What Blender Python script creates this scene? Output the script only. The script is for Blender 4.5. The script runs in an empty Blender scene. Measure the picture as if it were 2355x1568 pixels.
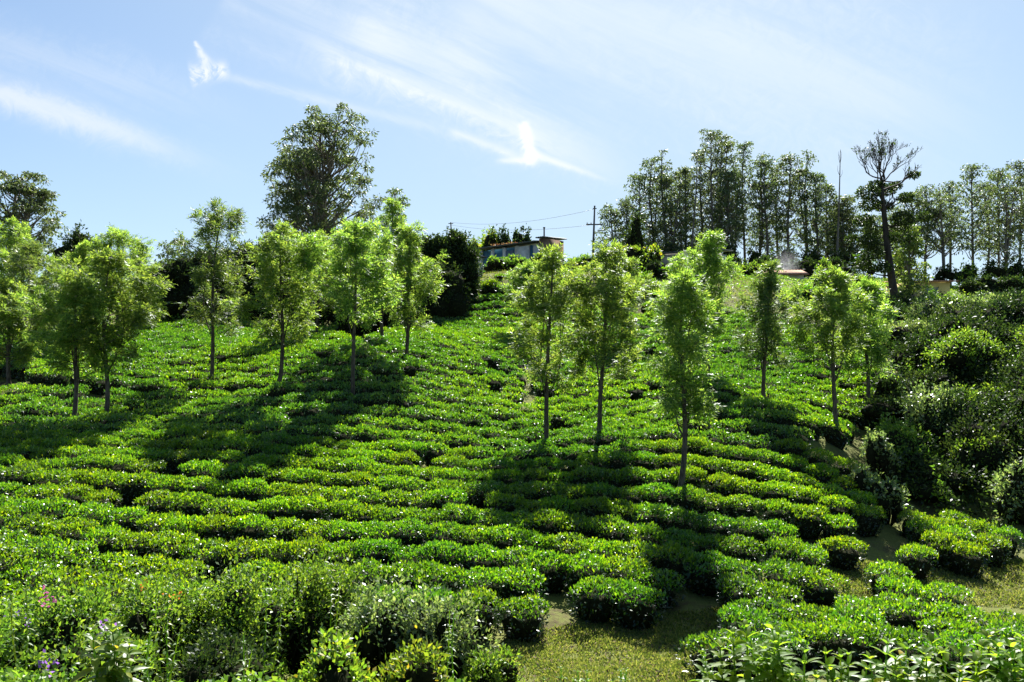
import bpy, math, random
import numpy as np
from mathutils import Vector, Matrix

# ------------------------------------------------------------------ camera, sky, sun, exposure
SC = bpy.context.scene
COL = SC.collection
F, CU, CV, HORIZON, EYE = 1831.0, 1177.0, 784.0, 830.0, 5.0     # photograph measured at 2354 x 1568
PITCH = math.atan((HORIZON - CV) / F)
cam_d = bpy.data.cameras.new('camera')
cam_d.sensor_width = 36.0
cam_d.lens = 36.0 * F / 2354.0
cam_d.clip_start, cam_d.clip_end = 0.1, 6000
cam = bpy.data.objects.new('camera', cam_d)
COL.objects.link(cam)
cam.location = (0, 0, EYE)
cam.rotation_euler = (math.pi / 2 + PITCH, 0, 0)
SC.camera = cam

SUN_EL, SUN_AZ = math.radians(45.5), math.radians(11.5)            # ahead of the camera, a little to the right
SUN_DIR = Vector((math.sin(SUN_AZ) * math.cos(SUN_EL), math.cos(SUN_AZ) * math.cos(SUN_EL), math.sin(SUN_EL)))
sun_d = bpy.data.lights.new('sun', 'SUN')
sun_d.energy, sun_d.angle, sun_d.color = 5.0, math.radians(0.5), (1.0, 0.94, 0.84)
sun = bpy.data.objects.new('sun', sun_d)
COL.objects.link(sun)
sun.rotation_euler = SUN_DIR.to_track_quat('Z', 'Y').to_euler()
sun.location = (0, 0, 60)

SC.view_settings.view_transform = 'Standard'
SC.view_settings.look = 'None'
SC.view_settings.gamma = 1.0
SC.view_settings.exposure = 1.75
SC.view_settings.use_curve_mapping = False
SC.cycles.max_bounces = 6
SC.cycles.diffuse_bounces = 1
SC.cycles.glossy_bounces = 2
SC.cycles.transmission_bounces = 4
SC.cycles.transparent_max_bounces = 6
SC.cycles.volume_bounces = 0
SC.cycles.use_adaptive_sampling = True
SC.cycles.adaptive_threshold = 0.02
SC.cycles.sample_clamp_indirect = 4
SC.cycles.use_denoising = True
SC.cycles.denoiser = 'OPENIMAGEDENOISE'
SC.cycles.denoising_input_passes = 'RGB_ALBEDO_NORMAL'
SC.cycles.denoising_prefilter = 'ACCURATE'


class NT:
    """small node-tree helper"""
    def __init__(s, tree):
        s.t = tree
        tree.nodes.clear()

    def n(s, kind, **kw):
        nd = s.t.nodes.new(kind)
        for k, v in kw.items():
            setattr(nd, k, v)
        return nd

    def link(s, a, b):
        s.t.links.new(a, b)

    def put(s, sock, v):
        if hasattr(v, 'is_linked') or hasattr(v, 'links'):
            s.t.links.new(v, sock)
        else:
            sock.default_value = v

    def math(s, op, a, b=None, c=None, clamp=False):
        nd = s.n('ShaderNodeMath', operation=op, use_clamp=clamp)
        s.put(nd.inputs[0], a)
        if b is not None:
            s.put(nd.inputs[1], b)
        if c is not None:
            s.put(nd.inputs[2], c)
        return nd.outputs[0]

    def mix(s, fac, a, b):
        nd = s.n('ShaderNodeMix', data_type='RGBA')
        s.put(nd.inputs[0], fac)
        s.put(nd.inputs[6], a)
        s.put(nd.inputs[7], b)
        return nd.outputs[2]

    def noise(s, vec, scale, detail=4, rough=0.55, dist=0.0):
        nd = s.n('ShaderNodeTexNoise')
        if vec is not None:
            s.put(nd.inputs['Vector'], vec)
        nd.inputs['Scale'].default_value = scale
        nd.inputs['Detail'].default_value = detail
        nd.inputs['Roughness'].default_value = rough
        nd.inputs['Distortion'].default_value = dist
        return nd.outputs['Fac']

    def ramp(s, fac, stops):
        nd = s.n('ShaderNodeValToRGB')
        s.put(nd.inputs[0], fac)
        e = nd.color_ramp.elements
        while len(e) < len(stops):
            e.new(0.5)
        for i, (p, c) in enumerate(stops):
            e[i].position = p
            e[i].color = c if len(c) == 4 else (*c, 1)
        return nd.outputs[0]

    def maprange(s, v, a, b, c=0.0, d=1.0, smooth=True):
        nd = s.n('ShaderNodeMapRange', interpolation_type='SMOOTHSTEP' if smooth else 'LINEAR')
        s.put(nd.inputs[0], v)
        for i, x in enumerate((a, b, c, d)):
            nd.inputs[i + 1].default_value = x
        return nd.outputs[0]


def build_world():
    w = bpy.data.worlds.new('World')
    SC.world = w
    w.use_nodes = True
    t = NT(w.node_tree)
    sky = t.n('ShaderNodeTexSky', sky_type='NISHITA')
    sky.sun_disc = False
    sky.sun_elevation = SUN_EL
    sky.sun_rotation = SUN_AZ
    sky.altitude = 1500
    sky.air_density = 1.0
    sky.dust_density = 1.2
    sky.ozone_density = 2.0
    tc = t.n('ShaderNodeTexCoord')
    sep = t.n('ShaderNodeSeparateXYZ')
    t.link(tc.outputs['Generated'], sep.inputs[0])
    X, Y, Z = sep.outputs
    yy = t.math('MAXIMUM', Y, 0.05)
    a, b = t.math('DIVIDE', X, yy), t.math('DIVIDE', Z, yy)      # compass bearing and height of a cloud
    front = t.maprange(Y, 0.05, 0.25)
    cmb = t.n('ShaderNodeCombineXYZ')
    t.link(a, cmb.inputs[0]); t.link(b, cmb.inputs[1])
    # wind-drawn fibres: noise squeezed across the wind direction
    wind = math.radians(-24)
    vr = t.n('ShaderNodeVectorRotate', rotation_type='Z_AXIS')
    t.link(cmb.outputs[0], vr.inputs['Vector']); vr.inputs['Angle'].default_value = -wind
    vm = t.n('ShaderNodeVectorMath', operation='MULTIPLY')
    t.link(vr.outputs[0], vm.inputs[0]); vm.inputs[1].default_value = (1.6, 11.0, 1.0)
    fib = t.noise(vm.outputs[0], 1.5, 6, 0.62, 0.4)
    vm2 = t.n('ShaderNodeVectorMath', operation='MULTIPLY')
    t.link(vr.outputs[0], vm2.inputs[0]); vm2.inputs[1].default_value = (5.0, 30.0, 1.0)
    fib2 = t.noise(vm2.outputs[0], 1.5, 5, 0.6, 0.5)
    puff = t.noise(cmb.outputs[0], 26.0, 7, 0.68, 2.2)

    def ab(u, v):
        return (u - CU) / F, (HORIZON - v) / F

    total = None

    def streak(p0, p1, w0, w1, amp, tex, lo, hi, e0=0.15, e1=0.3):
        """one drawn-out cloud between two bearings"""
        nonlocal total
        (x0, y0), (x1, y1) = ab(*p0), ab(*p1)
        L = math.hypot(x1 - x0, y1 - y0)
        dx, dy = (x1 - x0) / L, (y1 - y0) / L
        ra, rb = t.math('SUBTRACT', a, x0), t.math('SUBTRACT', b, y0)
        s_ = t.math('ADD', t.math('MULTIPLY', ra, dx / L), t.math('MULTIPLY', rb, dy / L))
        d_ = t.math('SUBTRACT', t.math('MULTIPLY', rb, dx), t.math('MULTIPLY', ra, dy))
        warp = t.math('MULTIPLY_ADD', t.math('SUBTRACT', puff, 0.5), (w0 + w1) / F * 0.9, d_)
        wd = t.math('MULTIPLY_ADD', s_, (w1 - w0) / F, w0 / F)
        q = t.math('DIVIDE', warp, t.math('MAXIMUM', wd, 0.0005))
        g = t.math('POWER', 2.718, t.math('MULTIPLY', t.math('MULTIPLY', q, q), -1.0))
        g = t.math('MULTIPLY', g, t.maprange(s_, 0.0, e0))
        g = t.math('MULTIPLY', g, t.maprange(s_, 1.0, 1.0 - e1))
        g = t.math('MULTIPLY', g, t.maprange(tex, lo, hi))
        g = t.math('MULTIPLY', g, amp)
        total = g if total is None else t.math('ADD', total, g)

    streak((-250, 130), (620, 415), 36, 30, 0.75, fib, 0.18, 0.62, 0.02, 0.55)
    streak((-200, 30), (640, 310), 55, 55, 0.38, fib, 0.25, 0.7, 0.02, 0.5)
    streak((520, -60), (1020, 255), 130, 60, 0.42, fib, 0.25, 0.75, 0.05, 0.5)
    streak((650, 60), (1560, 470), 22, 30, 0.42, fib2, 0.15, 0.6, 0.15, 0.4)
    streak((760, 10), (1500, 390), 110, 90, 0.55, fib, 0.25, 0.7, 0.15, 0.4)
    streak((480, 160), (1150, 330), 10, 14, 0.32, fib2, 0.15, 0.6, 0.1, 0.4)
    streak((1020, 295), (1230, 370), 9, 12, 0.5, fib2, 0.1, 0.55, 0.15, 0.3)
    streak((1203, 270), (1228, 390), 9, 17, 1.2, puff, 0.25, 0.6, 0.12, 0.25)
    streak((1205, 345), (1450, 430), 10, 5, 0.6, fib2, 0.05, 0.5, 0.1, 0.7)
    streak((1130, 368), (1235, 365), 6, 9, 0.6, fib2, 0.1, 0.5, 0.3, 0.3)
    streak((438, 85), (476, 150), 3, 14, 0.8, puff, 0.2, 0.5, 0.1, 0.3)
    streak((425, 168), (528, 148), 22, 15, 1.1, puff, 0.3, 0.6, 0.1, 0.25)
    streak((1000, -80), (2400, 330), 230, 200, 0.45, fib, 0.1, 0.8, 0.1, 0.3)
    # thin brightness of the high veil round the sun
    veil = t.maprange(a, 0.75, 0.0)
    cover = t.math('MULTIPLY', t.math('MINIMUM', total, 1.0), front, clamp=True)
    dot = t.n('ShaderNodeVectorMath', operation='DOT_PRODUCT')
    t.link(tc.outputs['Generated'], dot.inputs[0]); dot.inputs[1].default_value = SUN_DIR
    near = t.math('POWER', t.math('MAXIMUM', dot.outputs['Value'], 0.0), 5.0)
    cloud_col = t.mix(near, (5.2, 5.6, 6.0, 1), (6.8, 7.0, 7.2, 1))
    # thin high cirrus veil that whitens the air round the sun
    low = t.maprange(Z, 0.42, 0.05)
    sunward = t.maprange(dot.outputs['Value'], -0.1, 0.75)
    haze_f = t.math('ADD', t.math('MULTIPLY', near, 0.95), t.math('MULTIPLY', sunward, t.math('MULTIPLY_ADD', low, 0.42, 0.10)), clamp=True)
    skyc = t.n('ShaderNodeHueSaturation')
    skyc.inputs['Saturation'].default_value = 1.1
    t.link(sky.outputs[0], skyc.inputs['Color'])
    c1 = t.mix(haze_f, skyc.outputs[0], (3.7, 4.7, 5.4, 1))
    c2 = t.mix(cover, c1, cloud_col)
    bg = t.n('ShaderNodeBackground')
    bg.inputs['Strength'].default_value = 0.05
    t.link(c2, bg.inputs['Color'])
    out = t.n('ShaderNodeOutputWorld')
    t.link(bg.outputs[0], out.inputs[0])


build_world()

# ------------------------------------------------------------------ picture <-> place
cp, sp = math.cos(PITCH), math.sin(PITCH)


def at(u, v, Y):
    """the point seen at (u, v) of the photograph, Y metres ahead"""
    cx, cy = (u - CU) / F, (CV - v) / F
    k = Y / (cp - cy * sp)
    return Vector((cx * k, Y, EYE + (sp + cy * cp) * k))


def proj(X, Y, Z):
    X, Y, Z = np.asarray(X, float), np.asarray(Y, float), np.asarray(Z, float) - EYE
    f = Y * cp + Z * sp
    return CU + F * X / f, CV - F * (Z * cp - Y * sp) / f


def inside(u, v, poly):
    u, v = np.asarray(u), np.asarray(v)
    r = np.zeros(u.shape, bool)
    n = len(poly)
    for i in range(n):
        (x0, y0), (x1, y1) = poly[i], poly[(i + 1) % n]
        if y0 == y1:
            continue
        c = ((y0 > v) != (y1 > v)) & (u < (x1 - x0) * (v - y0) / (y1 - y0) + x0)
        r ^= c
    return r


# ------------------------------------------------------------------ mesh helpers
def mesh_of(name, V, faces, mats, mi=None, smooth=False):
    """V (n,3); faces: list of (m,k) index arrays; mi: list of material slots per face array"""
    me = bpy.data.meshes.new(name)
    V = np.asarray(V, np.float32)
    faces = [np.asarray(f, np.int32) for f in faces if len(f)]
    nl = sum(f.size for f in faces)
    npoly = sum(len(f) for f in faces)
    me.vertices.add(len(V)); me.vertices.foreach_set('co', V.ravel())
    me.loops.add(nl); me.loops.foreach_set('vertex_index', np.concatenate([f.ravel() for f in faces]))
    me.polygons.add(npoly)
    starts, tot, mm = [], [], []
    o = 0
    for i, f in enumerate(faces):
        starts.append(o + np.arange(len(f)) * f.shape[1])
        o += f.size
        mm.append(np.full(len(f), 0 if mi is None else mi[i]))
    me.polygons.foreach_set('loop_start', np.concatenate(starts).astype(np.int32))
    me.polygons.foreach_set('material_index', np.concatenate(mm).astype(np.int32))
    if smooth:
        me.polygons.foreach_set('use_smooth', np.ones(npoly, bool))
    for m in mats:
        me.materials.append(m)
    me.update(calc_edges=True)
    me.validate()
    return me


class MB:
    def __init__(s):
        s.V, s.Fq, s.mi, s.n = [], [], [], 0

    def add(s, V, Fc, m=0):
        V = np.asarray(V, float).reshape(-1, 3)
        s.V.append(V)
        for f in (Fc if isinstance(Fc, list) else [Fc]):
            s.Fq.append(np.asarray(f, int) + s.n); s.mi.append(m)
        s.n += len(V)
        return s

    def box(s, c, size, rz=0.0, m=0, top=None):
        """box centred on c in xy, standing on c.z; top=(sx,sy) scales the top"""
        x, y, z = size[0] / 2, size[1] / 2, size[2]
        tx, ty = (x, y) if top is None else (x * top[0], y * top[1])
        V = np.array([(-x, -y, 0), (x, -y, 0), (x, y, 0), (-x, y, 0), (-tx, -ty, z), (tx, -ty, z), (tx, ty, z), (-tx, ty, z)])
        ca, sa = math.cos(rz), math.sin(rz)
        V = np.column_stack((V[:, 0] * ca - V[:, 1] * sa, V[:, 0] * sa + V[:, 1] * ca, V[:, 2])) + np.asarray(c)
        return s.add(V, np.array([(0, 3, 2, 1), (4, 5, 6, 7), (0, 1, 5, 4), (1, 2, 6, 5), (2, 3, 7, 6), (3, 0, 4, 7)]), m)

    def tube(s, P, R, n=7, m=0):
        P = np.asarray(P, float); R = np.broadcast_to(np.asarray(R, float), (len(P),))
        T = np.gradient(P, axis=0)
        T /= np.linalg.norm(T, axis=1)[:, None] + 1e-9
        ref = np.array((0.31, 0.95, 0.05)) if abs(T[0, 1]) < 0.8 else np.array((1.0, 0.1, 0.0))
        A = np.cross(T, ref); A /= np.linalg.norm(A, axis=1)[:, None] + 1e-9
        B = np.cross(T, A)
        th = np.arange(n) * 2 * math.pi / n
        ring = P[:, None, :] + R[:, None, None] * (np.cos(th)[None, :, None] * A[:, None, :] + np.sin(th)[None, :, None] * B[:, None, :])
        k = len(P)
        i = np.arange(k - 1)[:, None] * n
        j = np.arange(n)[None, :]
        j2 = (j + 1) % n
        q = np.stack((i + j, i + j2, i + n + j2, i + n + j), -1).reshape(-1, 4)
        return s.add(ring.reshape(-1, 3), [q, np.array([np.arange(n)[::-1]]), np.array([(k - 1) * n + np.arange(n)])], m)

    def leaves(s, P, D, N, L, W, m=0, fold=0.25, mid=0.45):
        """diamond leaves, folded a little along the midrib"""
        D = D / (np.linalg.norm(D, axis=1)[:, None] + 1e-9)
        S = np.cross(D, N); S /= np.linalg.norm(S, axis=1)[:, None] + 1e-9
        U = np.cross(S, D)
        L = np.broadcast_to(L, (len(P),))[:, None]; W = np.broadcast_to(W, (len(P),))[:, None] * 0.5
        M = P + D * L * mid + U * W * fold
        V = np.stack((P, M + S * W, P + D * L, M - S * W), 1).reshape(-1, 3)
        q = np.arange(len(P))[:, None] * 4 + np.arange(4)[None, :]
        return s.add(V, q, m)

    def long_leaves(s, P, D, N, L, W, droop, m=0, seg=5):
        """strap leaves with a midrib fold, curving down along their length"""
        D = D / (np.linalg.norm(D, axis=1)[:, None] + 1e-9)
        S = np.cross(D, N); S /= np.linalg.norm(S, axis=1)[:, None] + 1e-9
        U = np.cross(S, D)
        k = len(P)
        tt = np.linspace(0, 1, seg + 1)
        wid = np.sin(np.pi * np.clip(tt, 0.03, 1) ** 0.75) ** 0.8
        wid[-1] = 0.02
        rows = []
        for a, w in zip(tt, wid):
            C = P + D * (L[:, None] * a) + np.array((0, 0, -1.0)) * (L * droop * a * a)[:, None]
            ww = (W * 0.5 * w)[:, None]
            rows.append(np.stack((C + S * ww + U * ww * 0.35, C, C - S * ww + U * ww * 0.35), 1))
        V = np.stack(rows, 1).reshape(-1, 3)
        b = np.arange(k)[:, None] * (3 * (seg + 1))
        q = []
        for a in range(seg):
            for c in range(2):
                q.append(b + np.array([[3 * a + c, 3 * a + c + 1, 3 * a + 4 + c, 3 * a + 3 + c]]))
        return s.add(V, np.concatenate(q), m)

    def blob(s, c, r, rng, n=10, rough=0.15, m=0):
        th = np.linspace(0, math.pi, n); ph = np.linspace(0, 2 * math.pi, 2 * n, endpoint=False)
        T, Pp = np.meshgrid(th, ph, indexing='ij')
        k = rng.uniform(0, 6.28, 6)
        rr = 1 + rough * (np.sin(3 * Pp + k[0]) * np.sin(2 * T + k[1]) + 0.6 * np.sin(5 * Pp + k[2] + 3 * T) * np.sin(T))
        V = np.stack((np.sin(T) * np.cos(Pp) * rr * r[0], np.sin(T) * np.sin(Pp) * rr * r[1], np.cos(T) * rr * r[2]), -1).reshape(-1, 3) + np.asarray(c)
        i = np.arange(n - 1)[:, None] * 2 * n; j = np.arange(2 * n)[None, :]; j2 = (j + 1) % (2 * n)
        q = np.stack((i + j, i + 2 * n + j, i + 2 * n + j2, i + j2), -1).reshape(-1, 4)
        return s.add(V, q, m)

    def mesh(s, name, mats, smooth=False):
        return mesh_of(name, np.concatenate(s.V), s.Fq, mats, s.mi, smooth)


def link_obj(name, data, parent=None, loc=None, rz=0.0):
    o = bpy.data.objects.new(name, data)
    COL.objects.link(o)
    if parent is not None:
        o.parent = parent
    if loc is not None:
        o.location = loc
    if rz:
        o.rotation_euler = (0, 0, rz)
    return o


def tag(o, label=None, cat=None, group=None, kind=None):
    for k, v in (('label', label), ('category', cat), ('group', group), ('kind', kind)):
        if v:
            o[k] = v
    return o


def thing(name, label, cat, loc=(0, 0, 0), rz=0.0, group=None):
    return tag(link_obj(name, None, None, loc, rz), label, cat, group)


def dup(root, loc, rz=0.0, scale=1.0, label=None, group=None):
    r = root.copy(); COL.objects.link(r)
    r.location = loc; r.rotation_euler = (0, 0, rz)
    r.scale = (scale, scale, scale) if isinstance(scale, (int, float)) else scale
    if label:
        r['label'] = label
    if group:
        r['group'] = group
    for ch in root.children:
        c = ch.copy(); COL.objects.link(c); c.parent = r
        for g in ch.children:
            d = g.copy(); COL.objects.link(d); d.parent = c
    return r


def unit(rng, n):
    v = rng.normal(size=(n, 3))
    return v / np.linalg.norm(v, axis=1)[:, None]


# ------------------------------------------------------------------ materials
def new_mat(name):
    m = bpy.data.materials.new(name)
    m.use_nodes = True
    return m, NT(m.node_tree)


def leaf_mat(name, stops, trans, tfac=0.45, rough=0.3, gloss=0.5, vary=0.12, flush=None):
    """leaves: every leaf its own tint, light passing through the blade, a waxy sheen"""
    m, t = new_mat(name)
    geo = t.n('ShaderNodeNewGeometry')
    rnd = geo.outputs['Random Per Island']
    col = t.ramp(rnd, stops)
    oi = t.n('ShaderNodeObjectInfo')
    hs = t.n('ShaderNodeHueSaturation')
    t.link(t.maprange(oi.outputs['Random'], 0, 1, 1 - vary, 1 + vary, False), hs.inputs['Value'])
    t.link(t.maprange(oi.outputs['Random'], 0, 1, 0.49, 0.51, False), hs.inputs['Hue'])
    t.link(col, hs.inputs['Color'])
    tint = hs.outputs[0]
    if flush:
        # parts of the field stand in new yellow-green growth, parts in older leaf
        fn = t.maprange(t.noise(geo.outputs['Position'], 0.16, 3, 0.6), 0.40, 0.62)
        mm = t.n('ShaderNodeMix', data_type='RGBA', blend_type='MULTIPLY')
        mm.inputs[0].default_value = 1.0
        t.link(tint, mm.inputs[6]); t.link(t.mix(fn, (0.80, 0.88, 1.0, 1), (*flush, 1)), mm.inputs[7])
        tint = mm.outputs[2]
    d = t.n('ShaderNodeBsdfDiffuse'); t.link(tint, d.inputs[0])
    tr = t.n('ShaderNodeBsdfTranslucent')
    mul = t.n('ShaderNodeMix', data_type='RGBA', blend_type='MULTIPLY')
    mul.inputs[0].default_value = 1.0
    t.link(tint, mul.inputs[6]); mul.inputs[7].default_value = (*trans, 1)
    t.link(mul.outputs[2], tr.inputs[0])
    mx = t.n('ShaderNodeMixShader'); mx.inputs[0].default_value = tfac
    t.link(d.outputs[0], mx.inputs[1]); t.link(tr.outputs[0], mx.inputs[2])
    g = t.n('ShaderNodeBsdfGlossy'); g.inputs['Roughness'].default_value = rough
    g.inputs[0].default_value = (0.9, 0.95, 1.0, 1)
    lw = t.n('ShaderNodeLayerWeight'); lw.inputs[0].default_value = 0.5
    fr = t.math('MULTIPLY_ADD', t.math('POWER', lw.outputs['Facing'], 5.0), 0.6, 0.045)
    mx2 = t.n('ShaderNodeMixShader')
    t.link(t.math('MULTIPLY', fr, gloss), mx2.inputs[0])
    t.link(mx.outputs[0], mx2.inputs[1]); t.link(g.outputs[0], mx2.inputs[2])
    out = t.n('ShaderNodeOutputMaterial'); t.link(mx2.outputs[0], out.inputs[0])
    return m


def solid_mat(name, c0, c1, scale=3.0, rough=0.85, bump=0.3, detail=5, stretch=(1, 1, 1), spec=0.3):
    m, t = new_mat(name)
    tc = t.n('ShaderNodeTexCoord')
    vm = t.n('ShaderNodeVectorMath', operation='MULTIPLY')
    t.link(tc.outputs['Object'], vm.inputs[0]); vm.inputs[1].default_value = stretch
    n = t.noise(vm.outputs[0], scale, detail, 0.6)
    col = t.mix(t.maprange(n, 0.32, 0.68), (*c0, 1), (*c1, 1))
    b = t.n('ShaderNodeBsdfPrincipled')
    t.link(col, b.inputs['Base Color'])
    b.inputs['Roughness'].default_value = rough
    b.inputs['Specular IOR Level'].default_value = spec
    if bump:
        bp = t.n('ShaderNodeBump'); bp.inputs['Strength'].default_value = bump; bp.inputs['Distance'].default_value = 0.05
        t.link(n, bp.inputs['Height']); t.link(bp.outputs[0], b.inputs['Normal'])
    out = t.n('ShaderNodeOutputMaterial'); t.link(b.outputs[0], out.inputs[0])
    return m


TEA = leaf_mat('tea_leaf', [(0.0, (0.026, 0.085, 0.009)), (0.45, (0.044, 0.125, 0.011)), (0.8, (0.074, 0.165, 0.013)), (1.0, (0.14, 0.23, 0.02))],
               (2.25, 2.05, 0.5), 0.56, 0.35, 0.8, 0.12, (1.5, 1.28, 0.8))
TEA_OLD_SHADED = leaf_mat('shaded_mature_tea_leaf', [(0.0, (0.007, 0.020, 0.004)), (0.7, (0.013, 0.036, 0.007)), (1.0, (0.030, 0.066, 0.011))], (1.3, 1.5, 0.6), 0.3, 0.34, 0.7)  # mature flank leaves, darkened further to paint shade on the bush sides
SHADED_TWIG = solid_mat('shaded_twig', (0.008, 0.010, 0.005), (0.020, 0.022, 0.010), 9.0, 1.0, 0.0, 2, spec=0.05)  # twigs and inner cores, near black with the inside shade in the colour
OAK = leaf_mat('silver_oak_leaf', [(0.0, (0.066, 0.130, 0.030)), (0.5, (0.120, 0.205, 0.048)), (1.0, (0.24, 0.31, 0.085))],
               (1.9, 1.9, 0.8), 0.6, 0.42, 0.3)
OAK_DARK = leaf_mat('silver_oak_old_leaf', [(0.0, (0.045, 0.080, 0.024)), (0.5, (0.085, 0.135, 0.038)), (1.0, (0.17, 0.21, 0.06))],
                    (1.7, 1.75, 0.8), 0.5, 0.4, 0.35)
GUM = leaf_mat('gum_leaf', [(0.0, (0.038, 0.060, 0.028)), (0.5, (0.064, 0.096, 0.042)), (1.0, (0.115, 0.15, 0.068))],
               (1.7, 1.7, 1.0), 0.5, 0.45, 0.4)
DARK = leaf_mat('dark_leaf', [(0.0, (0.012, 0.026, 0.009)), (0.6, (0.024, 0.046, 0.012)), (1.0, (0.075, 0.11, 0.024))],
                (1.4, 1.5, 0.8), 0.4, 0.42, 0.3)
WILD = leaf_mat('wild_leaf', [(0.0, (0.042, 0.105, 0.018)), (0.5, (0.082, 0.165, 0.026)), (1.0, (0.17, 0.25, 0.045))],
                (1.9, 1.85, 0.7), 0.54, 0.42, 0.4)
LIME = leaf_mat('lime_leaf', [(0.0, (0.07, 0.14, 0.02)), (0.6, (0.12, 0.19, 0.025)), (0.9, (0.20, 0.24, 0.03)), (1.0, (0.33, 0.24, 0.03))],
                (1.8, 1.8, 0.7), 0.55, 0.38, 0.5)
GREY = leaf_mat('grey_leaf', [(0.0, (0.075, 0.125, 0.045)), (0.6, (0.125, 0.185, 0.07)), (1.0, (0.22, 0.26, 0.11))],
                (1.7, 1.75, 0.9), 0.5, 0.36, 0.9)
BROAD = leaf_mat('broad_leaf', [(0.0, (0.08, 0.16, 0.025)), (0.6, (0.13, 0.22, 0.035)), (1.0, (0.20, 0.28, 0.05))],
                 (1.9, 1.85, 0.6), 0.66, 0.5, 0.18)
BARK = solid_mat('bark', (0.035, 0.029, 0.023), (0.105, 0.09, 0.072), 5.0, 0.95, 0.4, 5, (3, 3, 0.8))
GUMBARK = solid_mat('gum_bark', (0.07, 0.06, 0.05), (0.19, 0.17, 0.15), 1.4, 0.9, 0.3, 4, (2, 2, 0.4))
DARKBARK = solid_mat('dark_bark', (0.022, 0.018, 0.016), (0.055, 0.045, 0.038), 2.5, 0.95, 0.4, 4, (2, 2, 0.6))

# ------------------------------------------------------------------ terrain
CTRL = []


def g(u, v, Y, drop=0.0):
    p = at(u, v, Y)
    CTRL.append((p.x, Y, p.z - drop))


T_ = 0.72           # height of a clipped tea bush
for x in (-9, -3, 2, 7):
    CTRL.append((x, 12.6, 0.05))
CTRL += [(3, 14.8, 0), (6, 15, 0), (9, 17.5, 0.0), (12.5, 17.3, -0.05), (11, 19.5, 0.15), (16, 18, 0.1)]
CTRL += [(-8, 9.5, 0.9), (0, 9.5, 0.55), (8, 9.5, 0.75), (-7, 6, 2.4), (0, 6, 2.3), (7, 6, 2.3), (-10, 2, 3.3), (0, 2, 3.4), (10, 2, 3.3), (-20, 4, 3.3), (20, 4, 3.2), (0, -10, 3.4), (-20, -10, 3.4), (20, -10, 3.4)]
for u, v, Y in ((1250, 1170, 19), (1260, 1004, 26), (1180, 850, 33.5), (1180, 700, 46), (900, 1180, 19), (165, 945, 26), (0, 1060, 20.5), (-60, 1250, 15.5),
                (400, 1190, 18.3), (380, 740, 42), (780, 745, 42), (485, 860, 31), (815, 885, 29), (885, 770, 36.5), (930, 805, 33.5), (1555, 1105, 21),
                (1363, 992, 25.5), (1630, 855, 33), (1755, 905, 29), (1925, 960, 26), (2050, 880, 31), (1830, 740, 42), (1690, 690, 46), (1450, 705, 45.5),
                (2020, 1190, 19.8), (700, 1060, 22), (-200, 930, 28), (60, 835, 33)):
    g(u, v, Y, T_)
g(30, 885, 29.5); g(-100, 770, 38, T_)
g(1150, 640, 50.5); g(1180, 618, 57); g(1330, 630, 55); g(1500, 625, 58); g(1545, 612, 61); g(1700, 645, 56)
g(2060, 705, 50); g(2150, 688, 69); g(2354, 700, 70); g(2700, 700, 70); g(1800, 640, 69); g(2010, 690, 66); g(1900, 700, 55)
CTRL += [(-12, 46.5, 7.0), (-22, 46, 7.2), (-5, 49, 8.3), (-20, 60, 9.0), (-33, 60, 10), (-40, 40, 7.0), (-30, 30, 4.6), (-28, 20, 2.2),
         (-50, 60, 10), (0, 66, 12.0), (0, 85, 12.5), (-20, 85, 11.5), (-60, 85, 12.5), (0, 112, 13.0), (22, 100, 16), (38, 105, 16.4), (60, 105, 14.5), (62, 70, 11), (75, 105, 14),
         (-45, 112, 13), (35, 85, 13.5), (20, 75, 12.8), (12.0, 22.3, 0.25), (12.6, 26, 1.0), (14.2, 22.5, 0.7), (17, 24.5, 2.6), (19, 30, 4.3), (15.2, 27.5, 2.0),
         (23, 40, 6.3), (30, 42, 6.8), (38, 45, 7.2), (24, 28, 4.5), (28, 20, 3.0), (19, 35, 5.4), (40, 30, 6), (50, 50, 8.5)]
CT = np.array(CTRL)
SCALE = 30.0


def _phi(r2):
    return 0.5 * r2 * np.log(r2 + 1e-9)


def _fit():
    p = CT[:, :2] / SCALE
    n = len(p)
    K = _phi(((p[:, None] - p[None]) ** 2).sum(-1)) + np.eye(n) * 0.002
    P = np.column_stack((np.ones(n), p))
    A = np.zeros((n + 3, n + 3))
    A[:n, :n] = K; A[:n, n:] = P; A[n:, :n] = P.T
    return np.linalg.solve(A, np.concatenate((CT[:, 2], np.zeros(3))))


WTS = _fit()


def ground(X, Y):
    X, Y = np.broadcast_arrays(np.asarray(X, float), np.asarray(Y, float))
    xs, ys = X.ravel(), Y.ravel()
    p = np.column_stack((np.clip(xs, -62, 78), np.clip(ys, -14, 118))) / SCALE
    c = CT[:, :2] / SCALE
    z = np.empty(len(p))
    for i in range(0, len(p), 20000):
        q = p[i:i + 20000]
        z[i:i + 20000] = _phi(((q[:, None] - c[None]) ** 2).sum(-1)) @ WTS[:-3] + WTS[-3] + q @ WTS[-2:]
    far = np.clip((np.hypot(xs * 0.9, ys - 40) - 85) / 300, 0, 1)
    z = z * (1 - far) + (-40) * far
    near = 1 - np.clip((np.hypot(xs, ys - 30) - 60) / 40, 0, 1)
    z = z + near * (0.05 * np.sin(xs * 1.7 + np.sin(ys * 1.3)) * np.sin(ys * 2.1 + 1) + 0.03 * np.sin(xs * 4.1 + ys * 2.3))
    return z.reshape(X.shape)


def gz(x, y):
    return float(ground(np.array([x]), np.array([y]))[0])


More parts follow.
